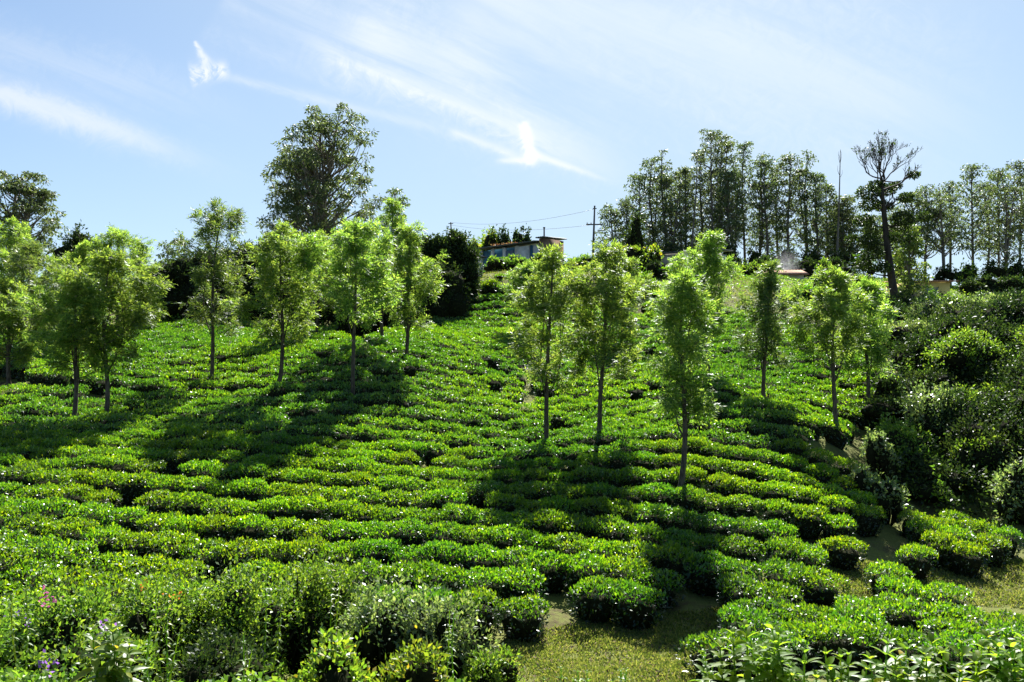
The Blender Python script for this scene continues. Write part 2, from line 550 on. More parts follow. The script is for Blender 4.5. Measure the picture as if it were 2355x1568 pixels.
def build_ground():
    xs = np.concatenate((np.linspace(-2500, -90, 14), np.arange(-80, -32, 2.0), np.arange(-32, 32, 0.4), np.arange(32, 90, 2.0), np.linspace(100, 2500, 14)))
    ys = np.concatenate((np.linspace(-2500, -25, 12), np.arange(-20, 4, 2.0), np.arange(4, 56, 0.4), np.arange(56, 130, 2.0), np.linspace(140, 4000, 16)))
    XX, YY = np.meshgrid(xs, ys)
    Z = ground(XX, YY)
    V = np.column_stack((XX.ravel(), YY.ravel(), Z.ravel()))
    nx, ny = len(xs), len(ys)
    i = np.arange(ny - 1)[:, None] * nx; j = np.arange(nx - 1)[None, :]
    q = np.stack((i + j, i + j + 1, i + nx + j + 1, i + nx + j), -1).reshape(-1, 4)
    m, t = new_mat('earth_and_turf')
    tc = t.n('ShaderNodeTexCoord')
    n1 = t.noise(tc.outputs['Object'], 0.55, 6, 0.6, 0.5)
    n2 = t.noise(tc.outputs['Object'], 7.0, 5, 0.65)
    n3 = t.noise(tc.outputs['Object'], 40.0, 3, 0.6)
    turf = t.mix(n2, (0.075, 0.098, 0.022, 1), (0.165, 0.175, 0.055, 1))
    earth = t.mix(n2, (0.024, 0.016, 0.011, 1), (0.085, 0.058, 0.042, 1))
    fac = t.maprange(t.math('ADD', t.math('MULTIPLY', n1, 0.7), t.math('MULTIPLY', n2, 0.3)), 0.50, 0.66)
    col = t.mix(fac, turf, earth)
    b = t.n('ShaderNodeBsdfPrincipled'); b.inputs['Roughness'].default_value = 0.95
    b.inputs['Specular IOR Level'].default_value = 0.1
    t.link(col, b.inputs['Base Color'])
    bp = t.n('ShaderNodeBump'); bp.inputs['Strength'].default_value = 0.7; bp.inputs['Distance'].default_value = 0.06
    t.link(t.math('ADD', n2, t.math('MULTIPLY', n3, 0.5)), bp.inputs['Height']); t.link(bp.outputs[0], b.inputs['Normal'])
    out = t.n('ShaderNodeOutputMaterial'); t.link(b.outputs[0], out.inputs[0])
    tag(link_obj('ground', mesh_of('ground', V, [q], [m], smooth=True)), kind='structure')


build_ground()

# ------------------------------------------------------------------ tea
TEA_AREA = [(-420, 1750), (-420, 800), (0, 775), (120, 770), (330, 752), (400, 750), (780, 758), (860, 745), (960, 725), (1060, 695), (1120, 668),
            (1225, 665), (1300, 690), (1450, 722), (1560, 722), (1700, 712), (1830, 745), (1960, 800), (2060, 880), (2085, 915), (1990, 965),
            (1930, 1000), (1880, 1035), (1960, 1110), (2010, 1170), (2060, 1195), (2200, 1205), (2354, 1260), (2600, 1320), (2800, 1750)]
CLEARINGS = [[(1150, 1700), (1195, 1500), (1280, 1452), (1500, 1447), (1540, 1412), (1690, 1404), (1600, 1455), (1555, 1500), (1545, 1700)],
             [(1835, 1272), (1930, 1300), (2030, 1345), (2260, 1340), (2354, 1302), (2700, 1300), (2700, 1420), (2354, 1385), (2180, 1378), (2010, 1372), (1915, 1340)],
             [(-500, 852), (55, 855), (118, 880), (60, 908), (-500, 916)],
             [(415, 1060), (432, 1066), (335, 1150), (190, 1285), (170, 1278), (310, 1140)],
             [(1205, 845), (1235, 845), (1222, 915), (1200, 900)],
             [(785, 745), (1075, 672), (1060, 695), (985, 722), (890, 748), (840, 775), (800, 770)],
             [(2030, 1190), (2075, 1200), (2045, 1260), (2010, 1290), (1990, 1270)]]


def tea_layout():
    rng = np.random.default_rng(5)
    spots = []
    s0, k = 8.6, -1
    while s0 < 66:
        pitch = float(np.interp(s0, [12, 16, 23, 40], [1.26, 1.12, 1.0, 0.98]))
        s0 += pitch; k += 1
        x = np.arange(-34, 30, 0.2)
        y = s0 + 0.45 * np.sin(x * 0.31 + k * 0.25) * np.sin(k * 0.37 + x * 0.09) - 0.010 * (x + 3) ** 2 * (1 if s0 < 30 else 0.6)
        y = y - 0.20 * (x + 3) * float(np.interp(s0, [12, 17, 26], [1.0, 0.8, 0.0]))
        ds = np.hypot(np.diff(x), np.diff(y)); acc = np.concatenate(([0], np.cumsum(ds)))
        step = 0.78 * (0.35 + 0.65 * pitch / 1.2)
        pos = np.arange(rng.uniform(0, step), acc[-1], step)
        px = np.interp(pos, acc, x) + rng.normal(0, 0.06, len(pos)); py = np.interp(pos, acc, y) + rng.normal(0, 0.035, len(pos))
        sl = np.interp(pos, acc[1:], np.arctan2(np.diff(y), np.diff(x)))
        keep = rng.uniform(size=len(pos)) > 0.02
        for a, b, c, kk in zip(px, py, sl, keep):
            if kk and b > 12.0:
                
                # neighbouring rows close up in places and part in others
                close = 0.5 + 0.5 * math.sin(a * 0.55 + k * 2.1) * math.sin(a * 0.23 + k * 1.3 + 0.7)
                spots.append((a, b, c, pitch, float(np.interp(b, [15, 24, 40], [0.73, 0.58, 0.56])) * (0.90 + 0.28 * close ** 1.5)))
    S = np.array(spots)
    Z = ground(S[:, 0], S[:, 1])
    u, v = proj(S[:, 0], S[:, 1], Z + 0.35)
    ok = inside(u, v, TEA_AREA)
    for q, c in enumerate(CLEARINGS):
        for hh, dy in (((0.05, -0.4), (0.4, 0.0), (0.75, 0.1)) if q not in (2, 3) else ((0.4, 0.0),)):
            ok &= ~inside(*proj(S[:, 0], S[:, 1] + dy, Z + hh), c)
    ok &= ~((S[:, 1] < 16.2) & (u < 1150) & (S[:, 1] < 13.6))
    S, Z, u, v = S[ok], Z[ok], u[ok], v[ok]
    gx = (ground(S[:, 0] + 0.4, S[:, 1]) - ground(S[:, 0] - 0.4, S[:, 1])) / 0.8
    gy = (ground(S[:, 0], S[:, 1] + 0.4) - ground(S[:, 0], S[:, 1] - 0.4)) / 0.8
    return S, Z, u, v, gx, gy


def tea_mesh(rng, nleaf, leaf_len, core=True):
    """a plucked tea bush: flat-topped, leaves standing on the top, mature ones with shade in their colour on the flanks, a dark core inside"""
    mb = MB()
    a, b, h = 0.55, 0.52, T_
    ph = rng.uniform(0, 6.28, 4)

    def surf(d, shrink=1.0):
        X, Y_, Zc = np.abs(d[:, 0]) / a, np.abs(d[:, 1]) / b, np.abs(d[:, 2]) / (h * 0.82)
        t = ((X ** 2.6 + Y_ ** 2.6) ** (4 / 2.6) + Zc ** 4 + 1e-9) ** -0.25
        P = d * t[:, None] * shrink
        az = np.arctan2(d[:, 1], d[:, 0])
        P[:, :2] *= (1 + 0.10 * np.sin(3 * az + ph[0]) + 0.07 * np.sin(5 * az + ph[1]))[:, None]
        P[:, 2] += h * 0.18
        P[:, 2] += 0.05 * np.sin(P[:, 0] * 7 + ph[2]) * np.sin(P[:, 1] * 8 + ph[3]) * (P[:, 2] > h * 0.6)
        taper = 0.6 + 0.4 * np.clip(P[:, 2] / (h * 0.6), 0, 1)
        P[:, :2] *= taper[:, None]
        return P
    if core:  # added dark hull under the leaves, blocks light to blacken the sides
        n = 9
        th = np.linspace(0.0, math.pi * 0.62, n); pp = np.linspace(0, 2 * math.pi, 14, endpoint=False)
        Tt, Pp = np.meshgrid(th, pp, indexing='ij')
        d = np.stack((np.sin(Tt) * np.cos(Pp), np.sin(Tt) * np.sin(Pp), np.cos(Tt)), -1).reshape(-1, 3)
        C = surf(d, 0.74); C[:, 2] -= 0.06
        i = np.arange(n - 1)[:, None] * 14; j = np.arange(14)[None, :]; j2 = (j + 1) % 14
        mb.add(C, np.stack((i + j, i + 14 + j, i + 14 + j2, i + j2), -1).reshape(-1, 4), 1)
    ntop = int(nleaf * 0.62)
    # leaves of the plucking table, spread evenly over the top
    q = rng.uniform(-1, 1, (ntop * 2, 2)); q = q[(np.abs(q) ** 2.6).sum(1) < 1.0][:ntop]
    d = np.column_stack((q[:, 0] * a, q[:, 1] * b, np.full(len(q), h * 0.75)))
    top = surf(d)
    top[:, :2] = q * (a, b) * (1 + 0.08 * np.sin(3 * np.arctan2(q[:, 1], q[:, 0]) + ph[0]))[:, None]
    top[:, 2] += rng.uniform(-0.08, 0.01, len(q))
    k = len(q)
    erect = rng.uniform(size=k) < 0.48
    D = unit(rng, k) * 0.75 + np.array((0, 0, 1.0)) * np.where(erect, 1.0, 0.18)[:, None]
    N = unit(rng, k) + np.where(erect, 0.0, 1.6)[:, None] * np.array((0, 0, 1.0))
    L = leaf_len * rng.uniform(0.75, 1.3, k)
    mb.leaves(top, D, N, L, L * rng.uniform(0.36, 0.5, k), 0)
    ns = nleaf - ntop
    az = rng.uniform(0, 6.283, ns); el = np.arcsin(rng.uniform(-0.25, 0.70, ns))
    d = np.column_stack((np.cos(az) * np.cos(el), np.sin(az) * np.cos(el), np.sin(el)))
    P = surf(d) * rng.uniform(0.9, 1.04, ns)[:, None]
    out = d * (1, 1, 0.3)
    D = out * 0.45 + unit(rng, ns) * 0.75 + np.array((0, 0, 0.2))
    N = unit(rng, ns) * 0.8 + np.array((0, 0, 1.0)) + out * 0.5
    L = leaf_len * rng.uniform(0.8, 1.35, ns)
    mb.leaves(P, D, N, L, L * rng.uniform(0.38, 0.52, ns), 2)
    return mb


TEA_ZONES = [
    ('low clipped tea bush at the edge of the bare earth clearing', lambda u, v: (v > 1330) & (u > 1130) & (u < 1600)),
    ('glossy tea bush in the near rows behind the long leaved weeds', lambda u, v: (v > 1360) & (u >= 1600)),
    ('tea bush in the isolated plot between the dark gully and the grass strip', lambda u, v: (u > 2000) & (v <= 1360)),
    ('clipped tea bush in the rows running up to the grass strip', lambda u, v: (u > 1640) & (v > 1120)),
    ('tea bush in the row tips bordering the dark gully bank', lambda u, v: (u > 1640)),
    ('tea bush in the near rows behind the tangled flowering shrubs', lambda u, v: (v > 1290) & (u <= 1130)),
    ('tea bush in the short rows cut off by the dark slanting footpath', lambda u, v: (u < 330) & (v > 1060)),
    ('sunlit yellowish tea bush in the long rows above the flowering shrubs', lambda u, v: (u < 1010) & (v > 1090)),
    ('tea bush lying in the tree shadow below the pair of slim trunks', lambda u, v: (u >= 1010) & (u < 1420) & (v < 1230)),
    ('tea bush in the rows close around the tallest lone slim trunk', lambda u, v: (u >= 1420)),
    ('tea bush between the shaded rows and the bare earth clearing', lambda u, v: (u >= 1010)),
    ('tea bush among the long shadows of the slim trees', lambda u, v: (u > -1e9)),
]


def build_tea():
    S, Z, u, v, gx, gy = tea_layout()
    rng = np.random.default_rng(11)
    variants = [tea_mesh(rng, 1250, 0.078).mesh('tea_bush', [TEA, SHADED_TWIG, TEA_OLD_SHADED]) for _ in range(8)]
    mids = [tea_mesh(rng, 640, 0.082) for _ in range(5)]
    fars = [tea_mesh(rng, 430, 0.09) for _ in range(4)]
    seen = (u > -40) & (u < 2395) & (v < 1600)
    order = np.argsort(S[:, 1] + np.where(seen, 0, 1000))
    chosen = order[:min(300, int(seen.sum()))]
    for n, i in enumerate(chosen):
        o = link_obj('tea_bush', variants[int(rng.integers(8))])
        M = Matrix(((1, 0, 0, S[i, 0]), (0, 1, 0, S[i, 1]), (gx[i], gy[i], 1, Z[i] - 0.02), (0, 0, 0, 1)))
        o.matrix_world = Matrix.Translation((S[i, 0], S[i, 1], Z[i] - 0.02)) @ Vector((-gx[i] * 0.7, -gy[i] * 0.7, 1)).to_track_quat('Z', 'Y').to_matrix().to_4x4() @ \
            Matrix.Rotation(S[i, 2] + (math.pi if rng.uniform() < 0.5 else 0), 4, 'Z') @ Matrix.Diagonal((rng.uniform(0.95, 1.1) * (0.35 + 0.65 * S[i, 3] / 1.2), rng.uniform(0.94, 1.04) * S[i, 3] * S[i, 4], rng.uniform(0.92, 1.08), 1))
        lab = next(l for l, f in TEA_ZONES if bool(f(u[i], v[i])))
        tag(o, lab, 'tea bush', lab.replace('tea bush', 'tea bushes').replace('low clipped ', '').replace('lying ', '')[:110])
    rest = np.setdiff1d(np.arange(len(S)), chosen)
    big = MB()
    for i in rest:
        src = mids[int(rng.integers(5))] if S[i, 1] < 30 else fars[int(rng.integers(4))]
        V = np.concatenate(src.V)
        sc = np.array((rng.uniform(0.95, 1.1) * (0.35 + 0.65 * S[i, 3] / 1.2), rng.uniform(0.94, 1.04) * S[i, 3] * S[i, 4], rng.uniform(0.93, 1.06)))
        r = S[i, 2] + (math.pi if rng.uniform() < 0.5 else 0)
        ca, sa = math.cos(r), math.sin(r)
        V = V * sc
        V = np.column_stack((V[:, 0] * ca - V[:, 1] * sa, V[:, 0] * sa + V[:, 1] * ca, V[:, 2]))
        V[:, 2] += V[:, 0] * gx[i] + V[:, 1] * gy[i]
        V += (S[i, 0], S[i, 1], Z[i] - 0.02)
        for f, m in zip(src.Fq, src.mi):
            big.Fq.append(f + big.n); big.mi.append(m)
        big.V.append(V); big.n += len(V)
    o = link_obj('tea_plantation', big.mesh('tea_plantation', [TEA, SHADED_TWIG, TEA_OLD_SHADED]))
    tag(o, 'rows of clipped tea covering the upper slope beneath the slim trees', 'tea bushes', None, 'stuff')
    print('tea', len(chosen), len(rest))


build_tea()


# ------------------------------------------------------------------ trees
def curve(p0, p1, rng, wob, n=6, sag=0.0):
    t = np.linspace(0, 1, n)[:, None]
    P = np.asarray(p0) * (1 - t) + np.asarray(p1) * t
    L = np.linalg.norm(np.asarray(p1) - np.asarray(p0))
    k = rng.normal(0, 1, (2, 3)) * wob * L
    P = P + np.sin(math.pi * t) * k[0] + np.sin(2 * math.pi * t) * k[1] * 0.5
    P[:, 2] += (np.sin(math.pi * t[:, 0]) * sag * L)
    return P


def fronds(mb, rng, P, D, size, nl=7, m=0, wmul=1.0):
    """ferny silver-oak leaves: narrow leaflets along both sides of a drooping rib"""
    n = len(P)
    D = D / np.linalg.norm(D, axis=1)[:, None]
    side = np.cross(D, unit(rng, n) * 0.5 + np.array((0, 0, 1.0))); side /= np.linalg.norm(side, axis=1)[:, None] + 1e-9
    size = size * rng.uniform(0.75, 1.3, n)
    tt = np.linspace(0.15, 1.0, nl)
    sg = np.where(np.arange(nl) % 2 == 0, 1.0, -1.0); sg[-1] = 0.0
    B = P[:, None] + D[:, None] * (size[:, None] * tt[None])[..., None] + np.array((0, 0, -1.0)) * (size[:, None] * 0.25 * tt[None] ** 2)[..., None]
    LD = D[:, None] * 0.75 + side[:, None] * (sg * 0.85)[None, :, None] + rng.normal(0, 0.18, (n, nl, 3)) + np.array((0, 0, -0.15))
    LL = (size[:, None] * (0.62 - 0.25 * tt[None])) * rng.uniform(0.8, 1.2, (n, nl))
    N = np.cross(D, side)[:, None] + rng.normal(0, 0.35, (n, nl, 3))
    mb.leaves(B.reshape(-1, 3), LD.reshape(-1, 3), N.reshape(-1, 3), LL.ravel(), LL.ravel() * 0.27 * wmul, m)


def silver_oak(name, label, u, Y, v_top, u_top, v_crown, half, seed, mat=None, dens=1.0, shape='oval', base_r=0.075, group='slim silver oaks standing among the tea', bend=0.0):
    rng = np.random.default_rng(seed)
    X = at(u, 900, Y).x
    z0 = gz(X, Y) - 0.1
    top = at(u_top, v_top, Y)
    zc = at(u, v_crown + 34, Y).z
    R = half * 0.82 * Y / F
    H = top.z - z0
    root = thing(name, label, 'tree', (X, Y, z0), 0, group)
    tip = np.array((top.x - X, rng.normal(0, 0.15), H * 0.97))
    tr = curve((0, 0, -0.1), tip, rng, 0.017, 14)
    if bend:
        zz = tr[:, 2] / H
        tr[:, 0] += bend * np.exp(-((zz - 0.1) / 0.12) ** 2)
    rad = base_r * (1 - np.linspace(0, 1, 14)) ** 0.75 + 0.012
    tm = MB(); tm.tube(tr, rad, 9)
    cm = MB()
    cf = (zc - z0) / H
    nb = int(rng.integers(25, 32))
    FP, FD = [], []
    for k in range(nb):
        t = (k + rng.uniform(0, 0.8)) / nb
        hh = cf + (1 - cf) * t * 0.93
        base = np.array([np.interp(hh * H, tr[:, 2], tr[:, i]) for i in range(3)])
        if shape == 'oval':
            prof = (0.45 + 0.68 * math.sin(math.pi * min(1.0, 0.1 + t * 1.15))) * (1 if t < 0.55 else 1 - 1.95 * (t - 0.55))
        elif shape == 'spire':
            prof = 0.35 + 0.75 * math.sin(math.pi * (0.15 + 0.6 * t)) * (1 - 0.75 * t)
        else:
            prof = 0.72 + 0.28 * math.sin(math.pi * t) - 1.75 * max(0, t - 0.58)
        azb = k * 2.399 + rng.normal(0, 0.4)
        ln = R * prof * rng.uniform(0.45, 1.3) * (1 + 0.22 * math.sin(2 * azb + seed)) + 0.15
        up = rng.uniform(0.25, 0.75) + 0.6 * t
        d = np.array((math.cos(azb), math.sin(azb), up)); 
        end = base + np.array((math.cos(azb) * ln, math.sin(azb) * ln, up * ln))
        end[2] = min(end[2], H - 0.25 - 0.42 * ln)
        br = curve(base, end, rng, 0.05, 6, -0.06)
        tm.tube(br, np.linspace(max(0.010, 0.30 * np.interp(hh * H, tr[:, 2], rad)), 0.005, 6), 5)
        nsub = max(3, int(4 + ln * 4))
        for q in range(nsub):
            s = rng.uniform(0.0, 1.0) ** 0.6 * 0.8 + 0.2
            b0 = np.array([np.interp(s, np.linspace(0, 1, 6), br[:, i]) for i in range(3)])
            l2 = ln * 0.42 * (1.15 - s * 0.5) + 0.12
            d2 = d / np.linalg.norm(d) * 0.5 + unit(rng, 1)[0] * 0.75 + np.array((0, 0, 0.15))
            e2 = b0 + d2 * l2
            tw = curve(b0, e2, rng, 0.05, 4)
            if q % 2 == 0:
                tm.tube(tw, np.linspace(0.007, 0.003, 4), 4)
            nf = max(3, int((7 + 17 * l2) * dens))
            s3 = rng.uniform(0.0, 1.0, nf) ** 0.7
            pts = np.column_stack([np.interp(s3, np.linspace(0, 1, 4), tw[:, i]) for i in range(3)])
            FP.append(pts)
            FD.append(d2 * 0.6 + unit(rng, nf) * 0.85 + np.array((0, 0, -0.05)))
    q = rng.uniform(0.0, 1.0, 16)
    FP.append(np.column_stack([np.interp(H * (0.84 + 0.13 * q), tr[:, 2], tr[:, i]) for i in range(3)])); FD.append(unit(rng, 16) * 0.55 + np.array((0, 0, 1.1)))
    # steep side leaders
    for q in range(3):
        b0 = tr[int(14 * cf * 0.95) if q < 2 else int(14 * (cf + 0.25))]
        az = seed * 1.7 + q * 2.3
        e = np.array((b0[0] + math.cos(az) * R * 0.55, b0[1] + math.sin(az) * R * 0.55, H * (cf + (1 - cf) * rng.uniform(0.55, 0.85))))
        sl = curve(b0, e, rng, 0.05, 8)
        tm.tube(sl, np.linspace(0.028, 0.006, 8), 5)
        nf = int(46 * dens)
        s3 = rng.uniform(0.45, 1.0, nf)
        FP.append(np.column_stack([np.interp(s3, np.linspace(0, 1, 8), sl[:, i]) for i in range(3)])); FD.append(unit(rng, nf) * 0.9 + np.array((math.cos(az) * 0.3, math.sin(az) * 0.3, 0.45)))
    FP, FD = np.concatenate(FP), np.concatenate(FD)
    fronds(cm, rng, FP, FD, 0.27, 7)
    link_obj('trunk', tm.mesh('trunk', [BARK], True), root)
    link_obj('crown', cm.mesh('crown', [mat or OAK]), root)
    return root


OAKS = [  # label, base u, depth, top v, top u, crown bottom v, half width, extras
    ('slim silver oak with a thin dark stem, left one of the close leafy pair', 165, 26, 640, 172, 840, 78, dict(seed=1, dens=0.9)),
    ('silver oak with yellow green crown, right one of the close leafy pair', 240, 26.3, 572, 255, 800, 84, dict(seed=2)),
    ('silver oak with dark inner crown standing above the eroded earth bank', 60, 33, 545, 70, 760, 92, dict(seed=3, mat=OAK_DARK)),
    ('short feathery silver oak with low foliage at the picture edge by the earth bank', 22, 31, 640, 15, 800, 70, dict(seed=4)),
    ('silver oak with a wispy pointed top and sparse dark foliage before the hedge', 485, 31, 462, 517, 735, 82, dict(seed=5, mat=OAK_DARK, shape='spire', dens=0.8)),
    ('broad silver oak with pale olive crown and one drooping low branch', 635, 29.5, 505, 645, 765, 92, dict(seed=6)),
    ('wide bright silver oak whose crown overlaps the big gum tree', 812, 29, 500, 815, 720, 88, dict(seed=7)),
    ('narrow silver oak rising tallest of the three beside the dark hedge', 885, 36.5, 455, 905, 680, 50, dict(seed=8)),
    ('silver oak with short pale trunk standing nearest the open slope beside the hedge', 930, 33.5, 515, 947, 720, 58, dict(seed=9)),
    ('silver oak with dark grey lower crown, left one of the middle pair', 1257, 26, 562, 1272, 850, 80, dict(seed=10, dens=0.95)),
    ('silver oak with a kinked pale stem, right one of the middle pair', 1363, 25.5, 548, 1392, 850, 88, dict(seed=11, bend=0.10)),
    ('tall silver oak nearest the clearing with foliage reaching far down its stem', 1553, 21, 622, 1572, 945, 66, dict(seed=12, shape='col')),
    ('silver oak with a dense pointed crown standing in front of the white house', 1632, 33, 520, 1646, 750, 58, dict(seed=13, dens=1.15)),
    ('narrow silver oak with a dark column of foliage in front of the smoke', 1755, 29, 598, 1772, 810, 46, dict(seed=14, mat=OAK_DARK)),
    ('broad bright silver oak at the end of the tea rows by the gully', 1925, 26, 612, 1912, 815, 76, dict(seed=15)),
    ('pale silver oak half hidden behind the broad bright one by the gully', 1988, 29.5, 640, 1990, 830, 58, dict(seed=16)),
]
for lab, u, Y, vt, ut, vc, half, kw in OAKS:
    silver_oak('silver_oak', lab, u, Y, vt, ut, vc, half, **kw)
MORE = [('hazy thin topped silver oak rising behind the leafy pair', 268, 39, 525, 268, 700, 62, dict(seed=21, shape='spire', dens=0.8)),
        ('green silver oak beneath the round dark tree', 205, 40, 555, 200, 720, 60, dict(seed=22, dens=1.1)),
        ('feathery silver oak with drooping sprays beside the round dark tree', 320, 41, 560, 322, 720, 45, dict(seed=23, dens=0.9)),
        ('bushy silver oak under the tall gum tree at the picture edge', 25, 42, 500, 30, 700, 90, dict(seed=24)),
        ('yellow green silver oak filling the gap under the big gum tree', 728, 40, 530, 730, 690, 60, dict(seed=25)),
        ('small silver oak leaning out beside the long house', 1212, 42, 604, 1218, 675, 34, dict(seed=26)),
        ('small bright silver oak between the street lamp and the white house', 1430, 40, 585, 1420, 680, 48, dict(seed=27))]
for lab, u, Y, vt, ut, vc, half, kw in MORE:
    silver_oak('silver_oak', lab, u, Y, vt, ut, vc, half, group='slim trees along the top of the tea', **kw)


def gum_mesh(seed, H, W, c0, nclump, cards, card, clump_r, lean=0.0, forks=1, flat=0.55, tr=0.22, narrow_top=0.35, tall=False):
    """tall gum: bare stem, rising limbs, umbrella-shaped tufts of hanging leaves"""
    rng = np.random.default_rng(seed)
    tm, cm = MB(), MB()
    stems = []
    for f in range(forks):
        az = f * 2.6 + rng.uniform(0, 6)
        sp_ = 0 if forks == 1 else W * 0.45
        tip = np.array((lean + math.cos(az) * sp_, math.sin(az) * sp_, H * (0.95 if f == 0 else rng.uniform(0.7, 0.85))))
        st = curve((0, 0, -0.3), tip, rng, 0.018, 12)
        if f:
            s = np.linspace(0, 1, 12)[:, None]
            st = stems[0] * (1 - s) ** 1.5 + st * (1 - (1 - s) ** 1.5)
        stems.append(st)
        tm.tube(st, tr * (0.8 if f else 1) * (1 - np.linspace(0, 1, 12)) ** 0.7 + 0.03, 8)
    P_, D_, S_ = [], [], []
    for k in range(nclump):
        t = (k + rng.uniform(0, 1)) / nclump
        st = stems[int(rng.integers(forks))]
        h = min(c0 + (1 - c0) * t, st[-1, 2] / H)
        # outline: widest at two thirds, tapering towards the bottom and the top
        prof = max(narrow_top * 0.6, (0.45 + 0.55 * math.sin(math.pi * min(1.0, t * 0.95 + 0.12))) if t < 0.72 else 1.0 - (t - 0.72) / 0.28 * (1 - narrow_top))
        if tall:
            prof = math.sin(math.pi * (0.3 + 0.62 * t)) ** 0.8
        ln = W * prof * math.sqrt(rng.uniform(0.06, 1.25))
        az = k * 2.399 + rng.normal(0, 0.5)
        end = np.array([np.interp(h * H, st[:, 2], st[:, i]) for i in range(3)]) + np.array((math.cos(az) * ln, math.sin(az) * ln, rng.normal(0, 0.2)))
        ax = np.array([np.interp(end[2], stems[0][:, 2], stems[0][:, i]) for i in range(2)])
        off = end[:2] - ax
        dd = np.linalg.norm(off)
        if dd > W * prof * 1.02:
            end[:2] = ax + off / dd * W * prof * rng.uniform(0.85, 1.02)
        end[2] = min(end[2], H - clump_r * 0.3)
        hb = max(c0 * 0.75, h - ln / H * rng.uniform(0.5, 1.2)) * H
        b0 = np.array([np.interp(hb, st[:, 2], st[:, i]) for i in range(3)])
        br = curve(b0, end, rng, 0.05, 6, -0.08)
        tm.tube(br, np.linspace(0.05 + 0.012 * ln, 0.018, 6), 5)
        r = clump_r * rng.uniform(0.65, 1.25)
        nc = int(cards * rng.uniform(0.7, 1.2))
        q = unit(rng, nc); q[:, 2] = np.where(rng.uniform(size=nc) < 0.72, np.abs(q[:, 2]), q[:, 2])
        q *= rng.uniform(0.5, 1.0, nc)[:, None] * (r, r, r * flat)
        P_.append(end + q + np.array((0, 0, -0.1)))
        D_.append(q / r * 0.7 + unit(rng, nc) * 0.55 + np.array((0, 0, -0.55)))
        S_.append(np.full(nc, card) * rng.uniform(0.7, 1.35, nc))
    P_, D_, S_ = np.concatenate(P_), np.concatenate(D_), np.concatenate(S_)
    cm.leaves(P_, D_, unit(rng, len(P_)), S_, S_ * 0.42)
    return tm, cm


def gum(name, label, u, Y, v_top, seed, W, c0, nclump=46, cards=85, card=0.42, clump_r=1.0, group=None, z0=None, bark=None, leaf=None, **kw):
    X = at(u, 600, Y).x
    zb = gz(X, Y) if z0 is None else z0
    H = at(u, v_top, Y).z - zb
    root = thing(name, label, 'tree', (X, Y, zb), 0, group)
    tm, cm = gum_mesh(seed, H, W, c0, nclump, cards, card, clump_r, **kw)
    link_obj('trunk', tm.mesh('trunk', [bark or GUMBARK], True), root)
    link_obj('crown', cm.mesh('crown', [leaf or GUM]), root)
    return root


GR = 'tall gum trees of the ridge grove'
gum('gum_tree', 'huge spreading gum tree standing alone on the ridge behind the hedge', 738, 82, 248, 101, 5.9, 0.10, 340, 74, 0.32, 0.7, forks=3, tr=0.32, flat=0.7, narrow_top=0.3)
gum('gum_tree', 'smaller forked gum tree tucked under the huge lone gum', 648, 84, 325, 102, 3.4, 0.15, 120, 80, 0.32, 0.68, forks=2, tr=0.22, flat=0.7)
gum('gum_tree', 'tall gum tree cut by the picture edge above the feathery trees', 25, 80, 375, 103, 4.2, 0.2, 170, 75, 0.32, 0.72, forks=2, tr=0.3, flat=0.6)
gum('gum_tree', 'faint grey gum tree peeping over the tallest of the three silver oaks', 908, 92, 428, 104, 1.5, 0.4, 26, 60, 0.36, 0.7, tr=0.12)
gum('gum_tree', 'tiny distant umbrella topped gum, left of the far pair', 383, 105, 556, 105, 1.1, 0.45, 12, 50, 0.4, 0.7, tr=0.1)
gum('gum_tree', 'tiny distant umbrella topped gum, right of the far pair', 412, 105, 548, 106, 1.6, 0.45, 16, 50, 0.4, 0.7, tr=0.1)

